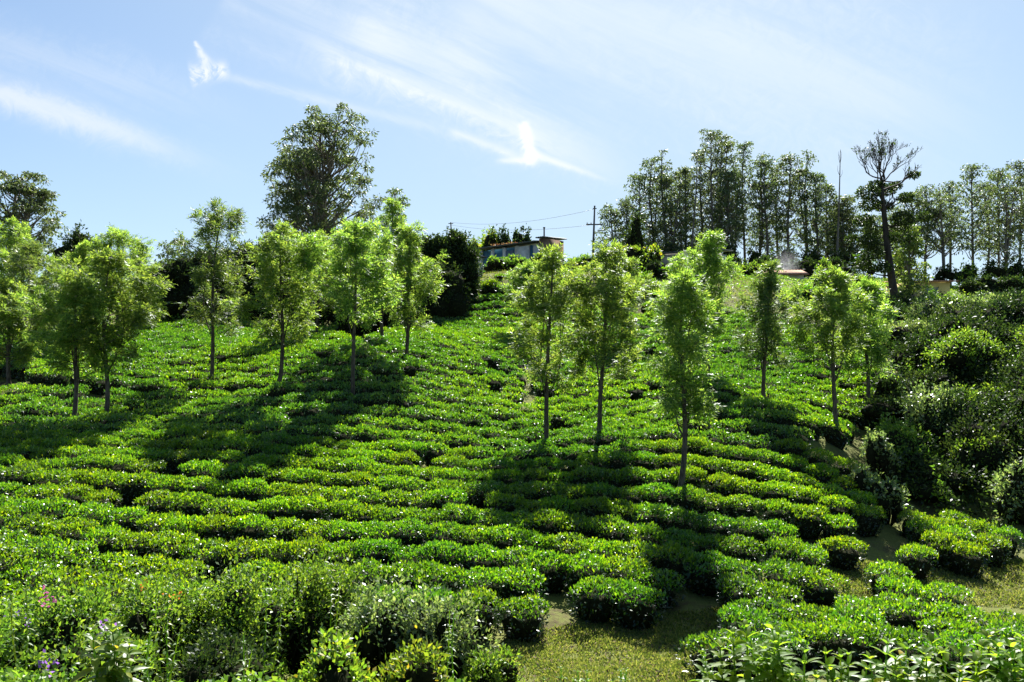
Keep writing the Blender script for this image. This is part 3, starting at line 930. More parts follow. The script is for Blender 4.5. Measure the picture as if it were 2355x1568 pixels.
A = 'gum tree in the dense leftmost clump of the ridge grove'
B = 'gum tree in the tallest clump of the ridge grove'
C_ = 'gum tree in the long thinning row of the ridge grove above the smoke'
D_G = 'gum tree with a bare lower stem in the open grove behind the yellow house'
GROVE = [  # u, depth, top v, spread, bare fraction, label
    (1532, 103, 332, 2.3, 0.22, 'gum tree with the highest crown of the leftmost grove clump'), (1500, 105, 362, 2.6, 0.22, A), (1470, 104, 400, 2.6, 0.2, A), (1440, 106, 448, 2.2, 0.15, A),
    (1418, 104, 462, 1.8, 0.12, 'lowest gum tree at the outer end of the ridge grove'), (1560, 107, 358, 2.3, 0.25, A), (1578, 103, 360, 1.7, 0.3, A), (1512, 109, 400, 2.8, 0.2, A), (1548, 101, 430, 2.0, 0.25, A),
    (1637, 103, 288, 2.8, 0.22, 'tallest broad gum tree of the whole ridge grove'), (1660, 106, 300, 2.8, 0.22, B), (1612, 107, 335, 2.0, 0.25, B), (1690, 104, 320, 2.4, 0.28, B), (1713, 107, 318, 2.2, 0.3, B), (1650, 110, 380, 3.0, 0.2, B), (1675, 101, 390, 2.0, 0.3, B),
    (1738, 105, 338, 2.2, 0.25, C_), (1762, 103, 334, 1.8, 0.28, C_), (1790, 106, 345, 2.5, 0.25, C_), (1818, 103, 338, 2.6, 0.28, C_), (1850, 105, 350, 2.2, 0.3, C_),
    (1878, 104, 402, 1.8, 0.28, C_), (1900, 106, 416, 2.0, 0.25, C_), (1940, 105, 430, 2.0, 0.3, C_), (1965, 108, 418, 2.2, 0.35, C_), (1920, 109, 455, 2.0, 0.2, C_),
    (2092, 98, 440, 2.3, 0.45, D_G), (2128, 100, 436, 2.2, 0.45, D_G), (2168, 97, 430, 2.3, 0.42, D_G), (2184, 103, 404, 2.0, 0.45, D_G),
    (2236, 98, 374, 2.8, 0.4, 'flat topped gum tree leading the grove edge behind the yellow house'), (2262, 103, 392, 2.2, 0.35, D_G), (2318, 97, 370, 3.0, 0.38, D_G), (2346, 101, 372, 2.6, 0.4, D_G), (2295, 104, 400, 2.2, 0.42, D_G), (2385, 99, 380, 2.8, 0.4, D_G),
    (2030, 104, 470, 2.0, 0.4, D_G), (2060, 107, 450, 2.0, 0.4, D_G), (2000, 102, 480, 2.0, 0.4, D_G),
]
for i, (u, Y, vt, W, c0, lab) in enumerate(GROVE):
    _c = max(0.06, c0 * (0.55 if u < 1600 else 0.85) + 0.07 * math.sin(i * 2.7))
    _o = u > 1985
    if lab in (A, C_, D_G):
        vt += 8 + 20 * math.sin(i * 5.3)
    gum('gum_tree', lab, u, Y, vt, 200 + i, W * (0.75 + 0.45 * ((i * 37) % 10) / 10), _c, 50 if _o else 70, 46 if _o else 40, 0.34, 0.85 if _o else 0.7, group=GR, tr=0.15, forks=1 if i % 4 else 2, tall=True, flat=0.6)


gum('leafy_tree', 'warm tinted leafy tree right behind the leaning dark tree', 2084, 54, 512, 190, 1.1, 0.12, 60, 90, 0.2, 0.42, leaf=OAK_DARK, tr=0.09, tall=True)


def bare_pole_tree(label, u, Y, v_top, seed, u_top):
    rng = np.random.default_rng(seed)
    X = at(u, 600, Y).x; zb = gz(X, Y)
    H = at(u, v_top, Y).z - zb
    tm = MB()
    tip = (at(u_top, v_top, Y).x - X, 0, H)
    st = curve((0, 0, -0.2), tip, rng, 0.008, 12)
    tm.tube(st, np.linspace(0.19, 0.03, 12), 7)
    for k in range(5):
        h = rng.uniform(0.72, 0.97)
        b0 = np.array([np.interp(h * H, st[:, 2], st[:, i]) for i in range(3)])
        az = rng.uniform(0, 6.28); l = rng.uniform(0.6, 1.8)
        tm.tube(curve(b0, b0 + np.array((math.cos(az) * 0.4 * l, math.sin(az) * 0.3 * l, l)), rng, 0.06, 5), np.linspace(0.035, 0.01, 5), 5)
    root = thing('dead_tree', label, 'tree', (X, Y, zb))
    link_obj('trunk', tm.mesh('trunk', [GUMBARK], True), root)


bare_pole_tree('bare straight dead trunk standing in the gap between two grove clumps', 1586, 100, 345, 301, 1603)
bare_pole_tree('bare thin dead trunk with spiky tip above the thinning grove', 1922, 99, 345, 302, 1932)


def dark_tree():
    """the leaning dark tree: twiggy dome on top, flat dark tufts lower down"""
    rng = np.random.default_rng(77)
    Y = 50.0
    pts = [(2062, 712), (2050, 640), (2040, 570), (2034, 510), (2029, 455), (2026, 410)]
    base = at(*pts[0], Y)
    zb = gz(base.x, Y) - 0.1
    root = thing('dark_tree', 'leaning dark tree with a bare twiggy dome, standing on the bank above the gully', 'tree', (base.x, Y, zb))
    o = np.array((base.x, Y, zb))
    tp = np.array([at(u, v, Y) for u, v in pts]) - o
    tp[0, 2] = -0.2
    tm, cm = MB(), MB()
    s = np.linspace(0, 5, 20)
    st = np.column_stack([np.interp(s, np.arange(6), tp[:, i]) for i in range(3)])
    st[1:-1] = (st[:-2] + 2 * st[1:-1] + st[2:]) / 4
    tm.tube(st, np.linspace(0.27, 0.09, 20), 9)
    k = Y / F
    ends = []

    def limb(b, d, L, r, lev):
        e = b + d / np.linalg.norm(d) * L
        br = curve(b, e, rng, 0.07, 6, 0.05)
        tm.tube(br, np.linspace(r, r * 0.55, 6), 5 if lev > 1 else 4)
        if lev == 0:
            ends.append(br[-1])
            return
        for q in range(3):
            sx = rng.uniform(0.4, 1.0) if q else 1.0
            b2 = np.array([np.interp(sx, np.linspace(0, 1, 6), br[:, i]) for i in range(3)])
            d2 = d / np.linalg.norm(d) + unit(rng, 1)[0] * 0.62 + np.array((0, 0, 0.34))
            limb(b2, d2, L * rng.uniform(0.52, 0.74), max(r * 0.55, 0.009), lev - 1)
    top = st[-1]
    for q, (a, L) in enumerate(((-1.15, 1.25), (-0.8, 1.2), (-0.5, 1.25), (-0.2, 1.2), (0.05, 1.25), (0.3, 1.15), (0.6, 1.25), (0.95, 1.3))):
        limb(st[-1 - (q % 3)], np.array((math.sin(a), rng.normal(0, 0.5), math.cos(a) * 1.5)), L * (1.15 - 0.22 * abs(a)), 0.05, 4)
    # long limbs to the right
    for (u0, v0), (u1, v1), L in (((2028, 440), (2108, 405), 1), ((2032, 480), (2075, 455), 1)):
        a = np.array(at(u0, v0, Y)) - o; b = np.array(at(u1, v1, Y)) - o
        limb(a, (b - a) + np.array((0, 0.3, 0)), np.linalg.norm(b - a) * 0.62, 0.08, 3)
    bare_n = len(ends)
    tuft = [(1985, 448, 26), (2000, 470, 24), (2058, 428, 22), (2092, 412, 16), (2110, 398, 13), (1992, 505, 22), (2068, 505, 26), (2095, 510, 24), (2010, 530, 20), (2055, 545, 20),
            (1983, 560, 24), (2000, 585, 26), (1990, 610, 20), (2015, 425, 18), (2045, 470, 20), (2080, 455, 16), (2010, 620, 18), (1965, 545, 14), (2118, 500, 16)]
    P_, D_ = [], []
    for u, v, r in tuft:
        c = np.array(at(u, v, Y)) - o + np.array((0, rng.normal(0, 0.7), 0))
        hb = max(1.2, c[2] - rng.uniform(0.4, 1.0))
        b0 = np.array([np.interp(hb, st[:, 2], st[:, i]) for i in range(3)])
        tm.tube(curve(b0, c, rng, 0.06, 6, -0.05), np.linspace(0.06, 0.015, 6), 5)
        R = r * k
        n = int(480 * (r / 20) ** 2) + 120
        q = unit(rng, n) * (rng.uniform(0.2, 1, n) ** 0.5)[:, None] * (R, R, R * 0.6)
        P_.append(c + q); D_.append(q / R + unit(rng, n) * 0.8)
    for e in ends[::14]:
        n = 7
        P_.append(e + unit(rng, n) * 0.12); D_.append(unit(rng, n))
    P_, D_ = np.concatenate(P_), np.concatenate(D_)
    L = rng.uniform(0.10, 0.2, len(P_))
    cm.leaves(P_, D_, unit(rng, len(P_)), L, L * 0.5)
    link_obj('trunk', tm.mesh('trunk', [DARKBARK], True), root)
    link_obj('crown', cm.mesh('crown', [DARK]), root)


dark_tree()


# ------------------------------------------------------------------ shrubs, hedge
def shrub_mesh(seed, lumps, nleaf, L, ratio=0.45, core=0.66, up=0.25, hang=0.0):
    """lumps: (x, y, z, rx, ry, rz); leaves mostly on the shell of every lump, some inside, some shoots beyond"""
    rng = np.random.default_rng(seed)
    fm, sm = MB(), MB()
    vol = np.array([(a * b * c) ** (2 / 3) for *_, a, b, c in lumps])
    for (x, y, z, rx, ry, rz), w in zip(lumps, vol / vol.sum()):
        n = int(nleaf * w)
        q = unit(rng, n)
        q[:, 2] = np.where(rng.uniform(size=n) < 0.6, np.abs(q[:, 2]), q[:, 2])
        ncl = max(6, n // 26)
        cq = unit(rng, ncl); cq[:, 2] = np.where(rng.uniform(size=ncl) < 0.65, np.abs(cq[:, 2]), cq[:, 2])
        cs = rng.uniform(0.72, 1.12, ncl)
        pick = rng.integers(0, ncl, n)
        q = np.where((rng.uniform(size=n) < 0.72)[:, None], cq[pick] + rng.normal(0, 0.17, (n, 3)), q)
        q /= np.linalg.norm(q, axis=1)[:, None]
        s = cs[pick] * rng.uniform(0.72, 1.05, n)
        az, el = np.arctan2(q[:, 1], q[:, 0]), q[:, 2]
        k = rng.uniform(0, 6.28, 4)
        s *= 1 + 0.13 * np.sin(3 * az + k[0] + 2 * el) + 0.1 * np.sin(6 * az + k[1]) * np.cos(5 * el + k[2])
        P = np.array((x, y, z)) + q * s[:, None] * (rx, ry, rz)
        D = q * 0.6 + unit(rng, n) * 0.75 + np.array((0, 0, up - hang))
        N = unit(rng, n) * 0.9 + q * 0.4 + np.array((0, 0, 0.5))
        LL = L * rng.uniform(0.7, 1.35, n)
        fm.leaves(P, D, N, LL, LL * ratio)
        if core:
            sm.blob((x, y, z - rz * 0.06), (rx * core, ry * core, rz * core), rng, 8, 0.16)  # added dark core that blocks light inside the foliage
        for _ in range(3):
            e = np.array((x, y, z)) + unit(rng, 1)[0] * (rx, ry, rz) * 0.8
            sm.tube(curve((x * 0.4, y * 0.4, -0.05), e, rng, 0.06, 5), np.linspace(0.035, 0.01, 5), 5)
    return fm, sm


def rand_lumps(rng, rx, ry, h, n):
    out = []
    for k in range(n):
        r = rng.uniform(0.38, 0.6)
        a = k * 2.4 + rng.uniform(0, 0.8); d = math.sqrt(rng.uniform(0, 1)) * 0.62 if k else 0
        hz = h * rng.uniform(0.3, 0.42)
        out.append((math.cos(a) * d * rx, math.sin(a) * d * ry, rng.uniform(0.35, 1.0) * (h - hz) if k else h - hz * 1.05, rx * r, ry * r, hz))
    return out


def shrub(name, label, cat, loc, seed, lumps, nleaf, L, mat, group=None, part='foliage', **kw):
    fm, sm = shrub_mesh(seed, lumps, nleaf, L, **kw)
    root = thing(name, label, cat, loc, 0, group)
    link_obj(part, fm.mesh(part, [mat]), root)
    link_obj('branches_and_core', sm.mesh('branches_and_core', [SHADED_TWIG], True), root)
    return root


def px_shrub(name, label, u, v_base, v_top, half, Y, seed, mat, L, dens=1.0, n=6, depth=0.9, cat='shrub', group=None, **kw):
    """a shrub between v_top and v_base of the photograph, Y metres ahead"""
    rng = np.random.default_rng(seed)
    p = at(u, v_base, Y)
    zb = min(p.z, gz(p.x, Y) + 0.05) if v_base < 9000 else gz(p.x, Y)
    zb = max(zb, gz(p.x, Y) - 0.1)
    h = at(u, v_top, Y).z - zb
    r = half * Y / F
    lumps = rand_lumps(rng, r * 1.2, r * 1.2 * depth, h * 0.97, n)
    area = 4 * r * h + 3 * r * r
    nl = int(area / (L * L) * 3.2 * dens)
    return shrub(name, label, cat, (p.x, Y, zb), seed, lumps, min(nl, 16000), L, mat, group, **kw)


def build_hedge():
    rng = np.random.default_rng(31)
    Y = 47.0
    lumps, o = [], at(720, 720, Y)
    zb = gz(o.x, Y)
    tops = [(352, 640), (390, 600), (430, 585), (470, 572), (520, 568), (570, 555), (620, 548), (670, 545), (720, 540), (770, 548), (820, 552), (870, 545), (920, 548), (960, 540), (990, 548)]
    for u, v in tops:
        p = at(u, v, Y + rng.uniform(-0.4, 0.6))
        zg = gz(p.x, Y) - zb
        h = p.z - zb - zg
        r = rng.uniform(0.95, 1.25)
        lumps.append((p.x - o.x, p.y - Y, zg + h * 0.72, r, 1.3, h * 0.30))
        lumps.append((p.x - o.x + 0.3, p.y - Y - 0.1, zg + h * 0.34, r * 1.1, 1.45, h * 0.38))
    for u, v in ((800, 640), (840, 622), (880, 612), (920, 606), (960, 602), (1000, 604), (1030, 612)):
        Yn = float(np.interp(u, [800, 1030], [43.0, 45.2]))
        p = at(u, v, Yn); zg = gz(p.x, Yn) - zb; h = p.z - zb - zg
        lumps.append((p.x - o.x, Yn - Y, zg + h * 0.68, 1.0, 1.1, h * 0.34))
        lumps.append((p.x - o.x + 0.3, Yn - Y, zg + h * 0.3, 1.1, 1.2, h * 0.36))
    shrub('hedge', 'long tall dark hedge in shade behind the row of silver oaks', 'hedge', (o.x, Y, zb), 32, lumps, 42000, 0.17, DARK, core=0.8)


build_hedge()
def hedge_end(label, masses, seed, Y):
    c = at(masses[0][0], 700, Y)
    zb = gz(c.x, Y)
    rng = np.random.default_rng(seed)
    lumps = []
    for u, v, r in masses:
        p = at(u, v, Y); rr = r * Y / F
        lumps.append((p.x - c.x, rng.uniform(-0.5, 0.5), max(p.z - zb, rr * 0.7), rr, rr * 1.1, rr))
    shrub('hedge_bush', label, 'bush', (c.x, Y, zb), seed, lumps, 15000, 0.16, DARK, core=0.7)


hedge_end('rounded tall dark bush ending the hedge beside the long house', [(1048, 560, 32), (1072, 592, 30), (1082, 632, 26), (1078, 668, 26), (1050, 610, 40), (1045, 660, 42), (1025, 575, 28)], 41, 47.5)
hedge_end('dark bush with a sunlit top between the hedge and its rounded end', [(1000, 572, 30), (975, 590, 30), (1012, 610, 34), (985, 640, 38), (1005, 680, 36)], 42, 46.6)
# round dark tree and ridge growth
px_shrub('round_tree', 'round dense dark tree on the skyline above the feathery silver oaks', 182, 640, 514, 58, 62, 43, DARK, 0.24, 1.1, 10, cat='tree', part='crown')
for i, (u, vb, vt, hf, Y, L, m, lab) in enumerate([
        (350, 660, 598, 30, 58, 0.2, WILD, 'pale green ridge bush left of the hedge end'), (392, 650, 600, 30, 60, 0.2, WILD, 'light bush on the ridge below the tiny far gums'),
        (440, 640, 592, 34, 60, 0.2, DARK, 'dark leafy bush on the ridge just left of the wispy silver oak'),
        (1120, 590, 520, 32, 68, 0.24, LIME, 'pale willowy bush behind the roof at the low end of the long house'), (1160, 590, 514, 28, 68, 0.24, DARK, 'taller dark bush behind the middle of the long house roof'),
        (1195, 585, 518, 24, 69, 0.24, DARK, 'dark rounded bush behind the chimney pipe'), (1088, 600, 540, 22, 66, 0.22, LIME, 'small pale bush between the hedge end and the long house'),
        (1478, 640, 556, 40, 57, 0.2, LIME, 'bright yellow green small tree left of the white house'), (1430, 660, 590, 42, 54, 0.18, WILD, 'leafy bush below the street lamp'),
        (1345, 640, 585, 42, 60, 0.2, WILD, 'green bush at the foot of the power pole'), (1400, 650, 578, 32, 66, 0.2, DARK, 'dark bush behind the power pole foot'),
        (1140, 640, 590, 28, 55, 0.18, WILD, 'leafy bush against the blue house wall'), (1185, 645, 585, 38, 54.5, 0.18, WILD, 'spreading bush covering the house wall below the roof'),
        (1255, 650, 575, 40, 53.5, 0.18, WILD, 'green bush under the brown house gable'), (1310, 660, 600, 34, 52, 0.17, LIME, 'lime bush beside the middle pair of trees'),
        (1465, 452 + 130, 470, 24, 92, 0.3, DARK, 'compact dark tree in front of the leftmost grove clump'),
        (1590, 640, 570, 36, 64, 0.22, DARK, 'dark bush behind the white house roof'), (1690, 640, 580, 34, 80, 0.28, DARK, 'low dark bush below the tallest grove clump'),
        (1720, 660, 600, 30, 62, 0.2, WILD, 'bush with brown twigs left of the red tiled roof'), (1655, 660, 600, 30, 58, 0.2, WILD, 'green bush to the right of the white house'),
        (1895, 680, 590, 32, 62, 0.2, WILD, 'shrub with reddish stems beside the red tiled roof'), (1945, 680, 600, 34, 64, 0.2, DARK, 'bush between the red tiled roof and the leaning dark tree'),
        (1990, 690, 625, 30, 62, 0.2, WILD, 'bush left of the small white roof'), 
        (2232, 700, 640, 34, 72, 0.24, DARK, 'bush right of the yellow house'),
        (2260, 705, 628, 40, 74, 0.24, DARK, 'dark bush beneath the flat topped gum'), (2330, 705, 630, 46, 74, 0.24, DARK, 'dark bush under the gums at the grove edge'),
        (1760, 640, 585, 30, 84, 0.3, DARK, 'dark undergrowth bush left of the smoke'), (1850, 640, 590, 34, 86, 0.3, DARK, 'dark undergrowth bush right of the smoke'), (1920, 650, 590, 30, 88, 0.3, DARK, 'dark undergrowth bush below the thin dead trunk')]):
    px_shrub('ridge_bush', lab, u, vb, vt, hf, Y, 500 + i, m, L, 0.95, 6, cat='bush', group='bushes along the ridge')
for i, (u, vt, hf, Y) in enumerate([(1440, 560, 34, 96), (1495, 548, 36, 97), (1545, 556, 34, 96), (1612, 560, 30, 97), (1672, 552, 34, 98), (1735, 560, 32, 97), (1805, 556, 30, 99), (1868, 560, 34, 98), (1925, 566, 30, 97), (1985, 580, 30, 96),
                                    (2075, 590, 30, 92), (2170, 606, 26, 92), (2225, 590, 30, 93), (2285, 596, 32, 93), (2340, 588, 34, 93)]):
    px_shrub('understory_tree', 'low leafy tree filling the space under the grove gums', u, 640, vt, hf, Y, 540 + i, DARK if i % 3 else WILD, 0.32, 0.6, 8, cat='tree', group='low trees under the grove', part='crown', core=0.45)
# loose bushes on the upper terraces
for i, (u, vb, vt, hf, Y, lab) in enumerate([
        (1128, 690, 640, 32, 48.5, 'unclipped tea bush below the white hut'), (1195, 690, 640, 28, 49, 'unclipped tea bush on the terrace right of the white hut'),
        (1160, 668, 632, 24, 51, 'small tea bush at the terrace edge below the house'), (1480, 690, 625, 46, 50, 'large overgrown tea bush in front of the bright small tree'),
        (1510, 650, 600, 22, 55, 'dark ball shaped bush left of the white house'), (1680, 750, 720, 20, 45, 'lone dark ball shaped bush on the grassy terrace'),
        (1545, 660, 615, 34, 55, 'tea bush below the white house wall'), (1430, 700, 650, 30, 49, 'tea bush among the terraces behind the right middle tree'),
        (1500, 725, 690, 26, 46, 'tea bush on the earth step beside the grassy terrace'), (1850, 720, 655, 40, 50, 'bramble bush at the top of the right hand tea rows')]):
    px_shrub('terrace_bush', lab, u, vb, vt, hf, Y, 560 + i, DARK if i in (4, 5) else TEA, 0.14, 1.0, 5, cat='bush', group='loose bushes on the terraces')

# gully bank
BANK = [(2045, 790, 722, 44, 38, WILD, 'brownish shrub at the foot of the leaning dark tree'), (2120, 800, 712, 46, 42, WILD, 'shrub on the slope right below the leaning dark tree'),
        (2195, 790, 712, 44, 45, DARK, 'dark shrub at the top of the bank near the yellow house'), (2262, 800, 700, 46, 44, WILD, 'shrub on the upper bank below the grove bushes'),
        (2335, 800, 690, 50, 43, DARK, 'dark shrub on the upper bank at the picture edge'), (2090, 880, 790, 50, 33, DARK, 'dark shrub halfway down the bank above the pale grey one'),
        (2170, 890, 780, 50, 36, WILD, 'shrub in the middle of the bank under the upper shrubs'), (2250, 900, 775, 52, 36, DARK, 'dark shrub in the middle of the bank beside the red flowers'),
        (2335, 900, 770, 52, 35, WILD, 'tall leafy shrub on the mid bank at the picture edge'), (2140, 1010, 872, 62, 27, GREY, 'pale grey leaved shrub glinting above the dark gully'),
        (2215, 1030, 880, 56, 28, WILD, 'spreading green shrub right of the pale grey one'), (2295, 1040, 880, 62, 28.5, WILD, 'big green shrub on the lower bank'),
        (2375, 1060, 870, 60, 28, WILD, 'green shrub cut by the picture edge on the lower bank'), (2265, 1130, 990, 60, 24.5, WILD, 'overhanging shrub above the darkest part of the gully'),
        (2345, 1200, 1030, 58, 22, GREY, 'grey leaved shrub glinting at the picture edge above the gully'), (2050, 940, 850, 40, 30, DARK, 'dark shrub at the end of the upper tea rows'),
        (2020, 1030, 975, 34, 24.5, GREY, 'small grey leaved sprig shrub on the brown earth step'), (1985, 1120, 1060, 32, 22.5, GREY, 'ragged grey leaved shrub at the lip of the gully'),
        (2040, 1150, 1090, 34, 21.8, GREY, 'low grey leaved shrub hanging into the gully'), (2000, 850, 770, 34, 36, WILD, 'bush behind the broad bright silver oak'),
        (2160, 960, 850, 40, 31, DARK, 'dark shrub between the pale grey shrub and the mid bank'), (2430, 960, 800, 60, 32, WILD, 'bank shrub just beyond the picture edge')]
for i, (u, vb, vt, hf, Y, m, lab) in enumerate(BANK):
    px_shrub('bank_shrub', lab, u, vb, vt, hf, Y, 600 + i, m, 0.11 if Y < 32 else 0.14, 0.95, 7, cat='shrub', group='shrubs on the gully bank', core=0.6)

# more shrubs filling the bank
_r = np.random.default_rng(97)
FILL = [('dark leafy shrub massed on the slope of the gully bank', DARK), ('green shrub massed on the slope of the gully bank', WILD), ('pale shrub massed on the slope of the gully bank', GREY)]
_pts = []
for Y0 in np.arange(24.5, 49, 2.1):
    lo = np.interp(Y0, [22, 26, 31, 36, 42, 50], [12.5, 12.6, 16.3, 18.0, 20.0, 26.5])
    for X0 in np.arange(lo, min(lo + 16, 0.70 * Y0 + 1), 2.0):
        _pts.append((X0 + _r.uniform(-0.6, 0.6), Y0 + _r.uniform(-0.7, 0.7)))
for i, (X0, Y0) in enumerate(_pts):
    if Y0 > 41 and 2085 < proj(X0, Y0, gz(X0, Y0))[0] < 2215:
        continue
    k = int(_r.choice(3, p=(0.70, 0.22, 0.08)))
    lab, m = FILL[k]
    h = _r.uniform(1.1, 2.6) if Y0 < 44 else _r.uniform(0.7, 1.5); r = _r.uniform(1.0, 1.6)
    L = 0.11 if Y0 < 33 else 0.15
    lumps = rand_lumps(_r, r * 1.15, r * 1.15, h, 6)
    shrub('bank_shrub', lab, 'shrub', (X0, Y0, gz(X0, Y0) - 0.1), 1000 + i, lumps, int(min(9000, (4 * r * h + 3 * r * r) / (L * L) * 2.6)), L, m, lab.replace('shrub', 'shrubs'), core=0.55)


def build_undergrowth():
    rng = np.random.default_rng(62)
    n = 260000
    xx, yy = rng.uniform(-46, 62, n), rng.uniform(21, 96, n)
    lo = np.interp(yy, [20, 22, 26, 31, 36, 42, 50, 52, 60], [12.5, 10.6, 11.3, 14.8, 16.8, 19.0, 20, 8, -60])
    lim = np.where(yy < 52, lo, 14.0)
    k = (xx > lim) | ((yy > 62) & (rng.uniform(size=n) < 0.5)) | ((yy > 44) & (xx < -8)) | ((yy > 36) & (xx < -21) & (yy > -xx * 0.5 + 27))
    k &= np.abs(xx) < 0.72 * yy + 3
    xx, yy = xx[k], yy[k]
    zz = ground(xx, yy)
    hump = 0.5 + 0.5 * np.sin(xx * 1.3 + 1.7 * np.sin(yy * 0.9)) * np.sin(yy * 1.5 + 0.8 * np.sin(xx * 0.8))
    hgt = np.where(yy > 50, 0.5, 1.0) * (0.12 + 0.65 * hump) * rng.uniform(0.25, 1.0, len(xx)) ** 0.5
    uu = proj(xx, yy, zz)[0]
    hgt = np.where((yy > 40) & (uu > 2085) & (uu < 2215), 0.12, 1.0) * hgt
    P = np.column_stack((xx, yy, zz + hgt))
    m = len(P)
    D = unit(rng, m) + np.array((0, -0.1, 0.5))
    L = rng.uniform(0.09, 0.18, m) * (0.7 + 0.006 * yy)
    mb = MB(); mb.leaves(P, D, unit(rng, m) + np.array((0, 0, 0.6)), L, L * 0.5)
    # tangled scrub over the gully bank
    n = 230000
    xx, yy = rng.uniform(9, 34, n), rng.uniform(22.5, 50, n)
    lo = np.interp(yy, [20, 22, 26, 31, 36, 42, 50], [13.2, 12.4, 12.2, 15.4, 17.6, 20.0, 26.0])
    k = (xx > lo + 0.4 * np.sin(yy * 2.7)) & (xx < 0.68 * yy + 1.5)
    xx, yy = xx[k], yy[k]
    hump = 0.5 + 0.5 * np.sin(xx * 1.9 + 1.9 * np.sin(yy * 1.3)) * np.sin(yy * 2.3 + 1.1 * np.sin(xx * 1.4))
    fine = 0.5 + 0.5 * np.sin(xx * 6.1 + 2 * np.sin(yy * 3.3)) * np.sin(yy * 5.7 + xx)
    P = np.column_stack((xx, yy, ground(xx, yy) + (0.15 + 1.25 * hump + 0.35 * fine) * rng.uniform(0.2, 1.0, len(xx)) ** 0.6))
    D = unit(rng, len(P)) + np.array((0, -0.1, 0.4))
    L = rng.uniform(0.08, 0.17, len(P))
    kind = np.sin(xx * 0.9 + 3 * np.sin(yy * 0.5)) + 0.6 * np.sin(yy * 1.7 + xx * 0.4)
    for q, sel in enumerate((kind < 0.75, (kind >= 0.75) & (kind < 1.4), kind >= 1.4)):
        N = unit(rng, int(sel.sum())) + np.array((0, 0, 0.6))
        mb.leaves(P[sel], D[sel], N, L[sel], L[sel] * 0.48, (1, 0, 2)[q])
    # small leaved growth between the near shrubs
    n = 50000
    xx, yy = rng.uniform(-9, 0.5, n), rng.uniform(6.2, 12.6, n)
    zz = ground(xx, yy)
    k = (proj(xx, yy, zz)[0] < np.interp(yy, [6, 10, 12.6], [1060, 1110, 1130])) & (xx > -0.68 * yy - 0.5)
    xx, yy, zz = xx[k], yy[k], zz[k]
    hump = 0.5 + 0.5 * np.sin(xx * 2.9 + 1.7 * np.sin(yy * 2.1)) * np.sin(yy * 3.1 + 0.8 * np.sin(xx * 1.8))
    P = np.column_stack((xx, yy, zz + (0.08 + 0.4 * hump) * rng.uniform(0.1, 1.0, len(xx)) ** 0.5))
    D = unit(rng, len(P)) + np.array((0, -0.1, 0.5))
    L = rng.uniform(0.045, 0.085, len(P))
    mb.leaves(P, D, unit(rng, len(P)) + np.array((0, 0, 0.6)), L, L * 0.5)
    tag(link_obj('undergrowth', mb.mesh('undergrowth', [WILD, DARK, GREY])), 'tangled leafy ground cover on the bank and the ridge', 'undergrowth', None, 'stuff')


build_undergrowth()

# foreground wild shrubs
FORE = [(-60, 1560, 1310, 150, 11.0, WILD, 0.07, 'tangled green shrub with purple flowers at the bottom corner'),
        (130, 1560, 1310, 130, 10.5, WILD, 0.065, 'tangled small leaved shrub with pink flowers in the corner thicket'),
        (330, 1560, 1300, 130, 10.8, WILD, 0.065, 'sunlit small leaved shrub behind the broad leaved plant'),
        (540, 1560, 1275, 120, 11.3, WILD, 0.065, 'shrub with yellowing leaves left of the dark hollow'),
        (720, 1540, 1240, 105, 12.0, WILD, 0.065, 'tallest tangled shrub standing against the tea'),
        (900, 1540, 1300, 110, 11.4, GREY, 0.075, 'grey green shrub with glinting white leaves beside the tea'),
        (1020, 1560, 1350, 90, 11.0, GREY, 0.07, 'pale dusty shrub above the lime green one'),
        (220, 1640, 1440, 140, 8.6, WILD, 0.06, 'dark lower shrub below the broad leaved plant'),
        (500, 1640, 1430, 130, 8.8, DARK, 0.06, 'shadowy shrub at the bottom of the thicket'),
        (1120, 1600, 1480, 70, 10.5, WILD, 0.055, 'low weedy shrub at the left rim of the clearing')]
fore = {}
for i, (u, vb, vt, hf, Y, m, L, lab) in enumerate(FORE):
    fore[i] = px_shrub('wild_shrub', lab, u, vb, vt, hf, Y, 700 + i, m, L, 1.25, 14, cat='shrub', group='wild shrubs of the near thicket', core=0.42, depth=0.8)
px_shrub('lime_shrub', 'yellow green leafy shrub with golden leaves at the bottom edge', 780, 1650, 1420, 120, 8.4, 731, LIME, 0.075, 0.8, 8, core=0.5)
px_shrub('lime_shrub', 'yellow green shrub spilling right beside the golden leaved one', 960, 1650, 1455, 95, 8.6, 732, LIME, 0.07, 0.7, 7, core=0.5)


def flower_mat(name, c):
    return leaf_mat(name, [(0, tuple(x * 0.75 for x in c)), (1, c)], (1.2, 1.2, 1.2), 0.4, 0.5, 0.2)


PINK, PURPLE, ORANGE = flower_mat('pink_petal', (0.55, 0.12, 0.35)), flower_mat('purple_petal', (0.28, 0.13, 0.52)), flower_mat('orange_petal', (0.7, 0.25, 0.04))


def flowers(root, spots, mat, size, Y, seed, n=9):
    """blossoms that belong to a shrub"""
    rng = np.random.default_rng(seed)
    for u, v in spots:
        p = np.array(at(u, v, Y)) - np.array(root.location)
        P = p + rng.normal(0, size * 0.9, (n, 3))
        mb = MB(); mb.leaves(P, unit(rng, n) + np.array((0, -0.3, 0.5)), unit(rng, n), size * rng.uniform(0.7, 1.2, n), size * 0.7)
        link_obj('flower_head', mb.mesh('flower_head', [mat]), root)


flowers(fore[0], [(40, 1412), (62, 1425)], PURPLE, 0.04, 9.6, 1)
flowers(fore[1], [(108, 1368), (125, 1380), (95, 1382)], PINK, 0.04, 9.3, 2)
flowers(fore[7], [(103, 1522), (112, 1540), (244, 1446)], PURPLE, 0.045, 7.5, 3)
flowers(fore[3], [(330, 1345), (415, 1370), (395, 1375)], ORANGE, 0.035, 10.2, 4, 8)


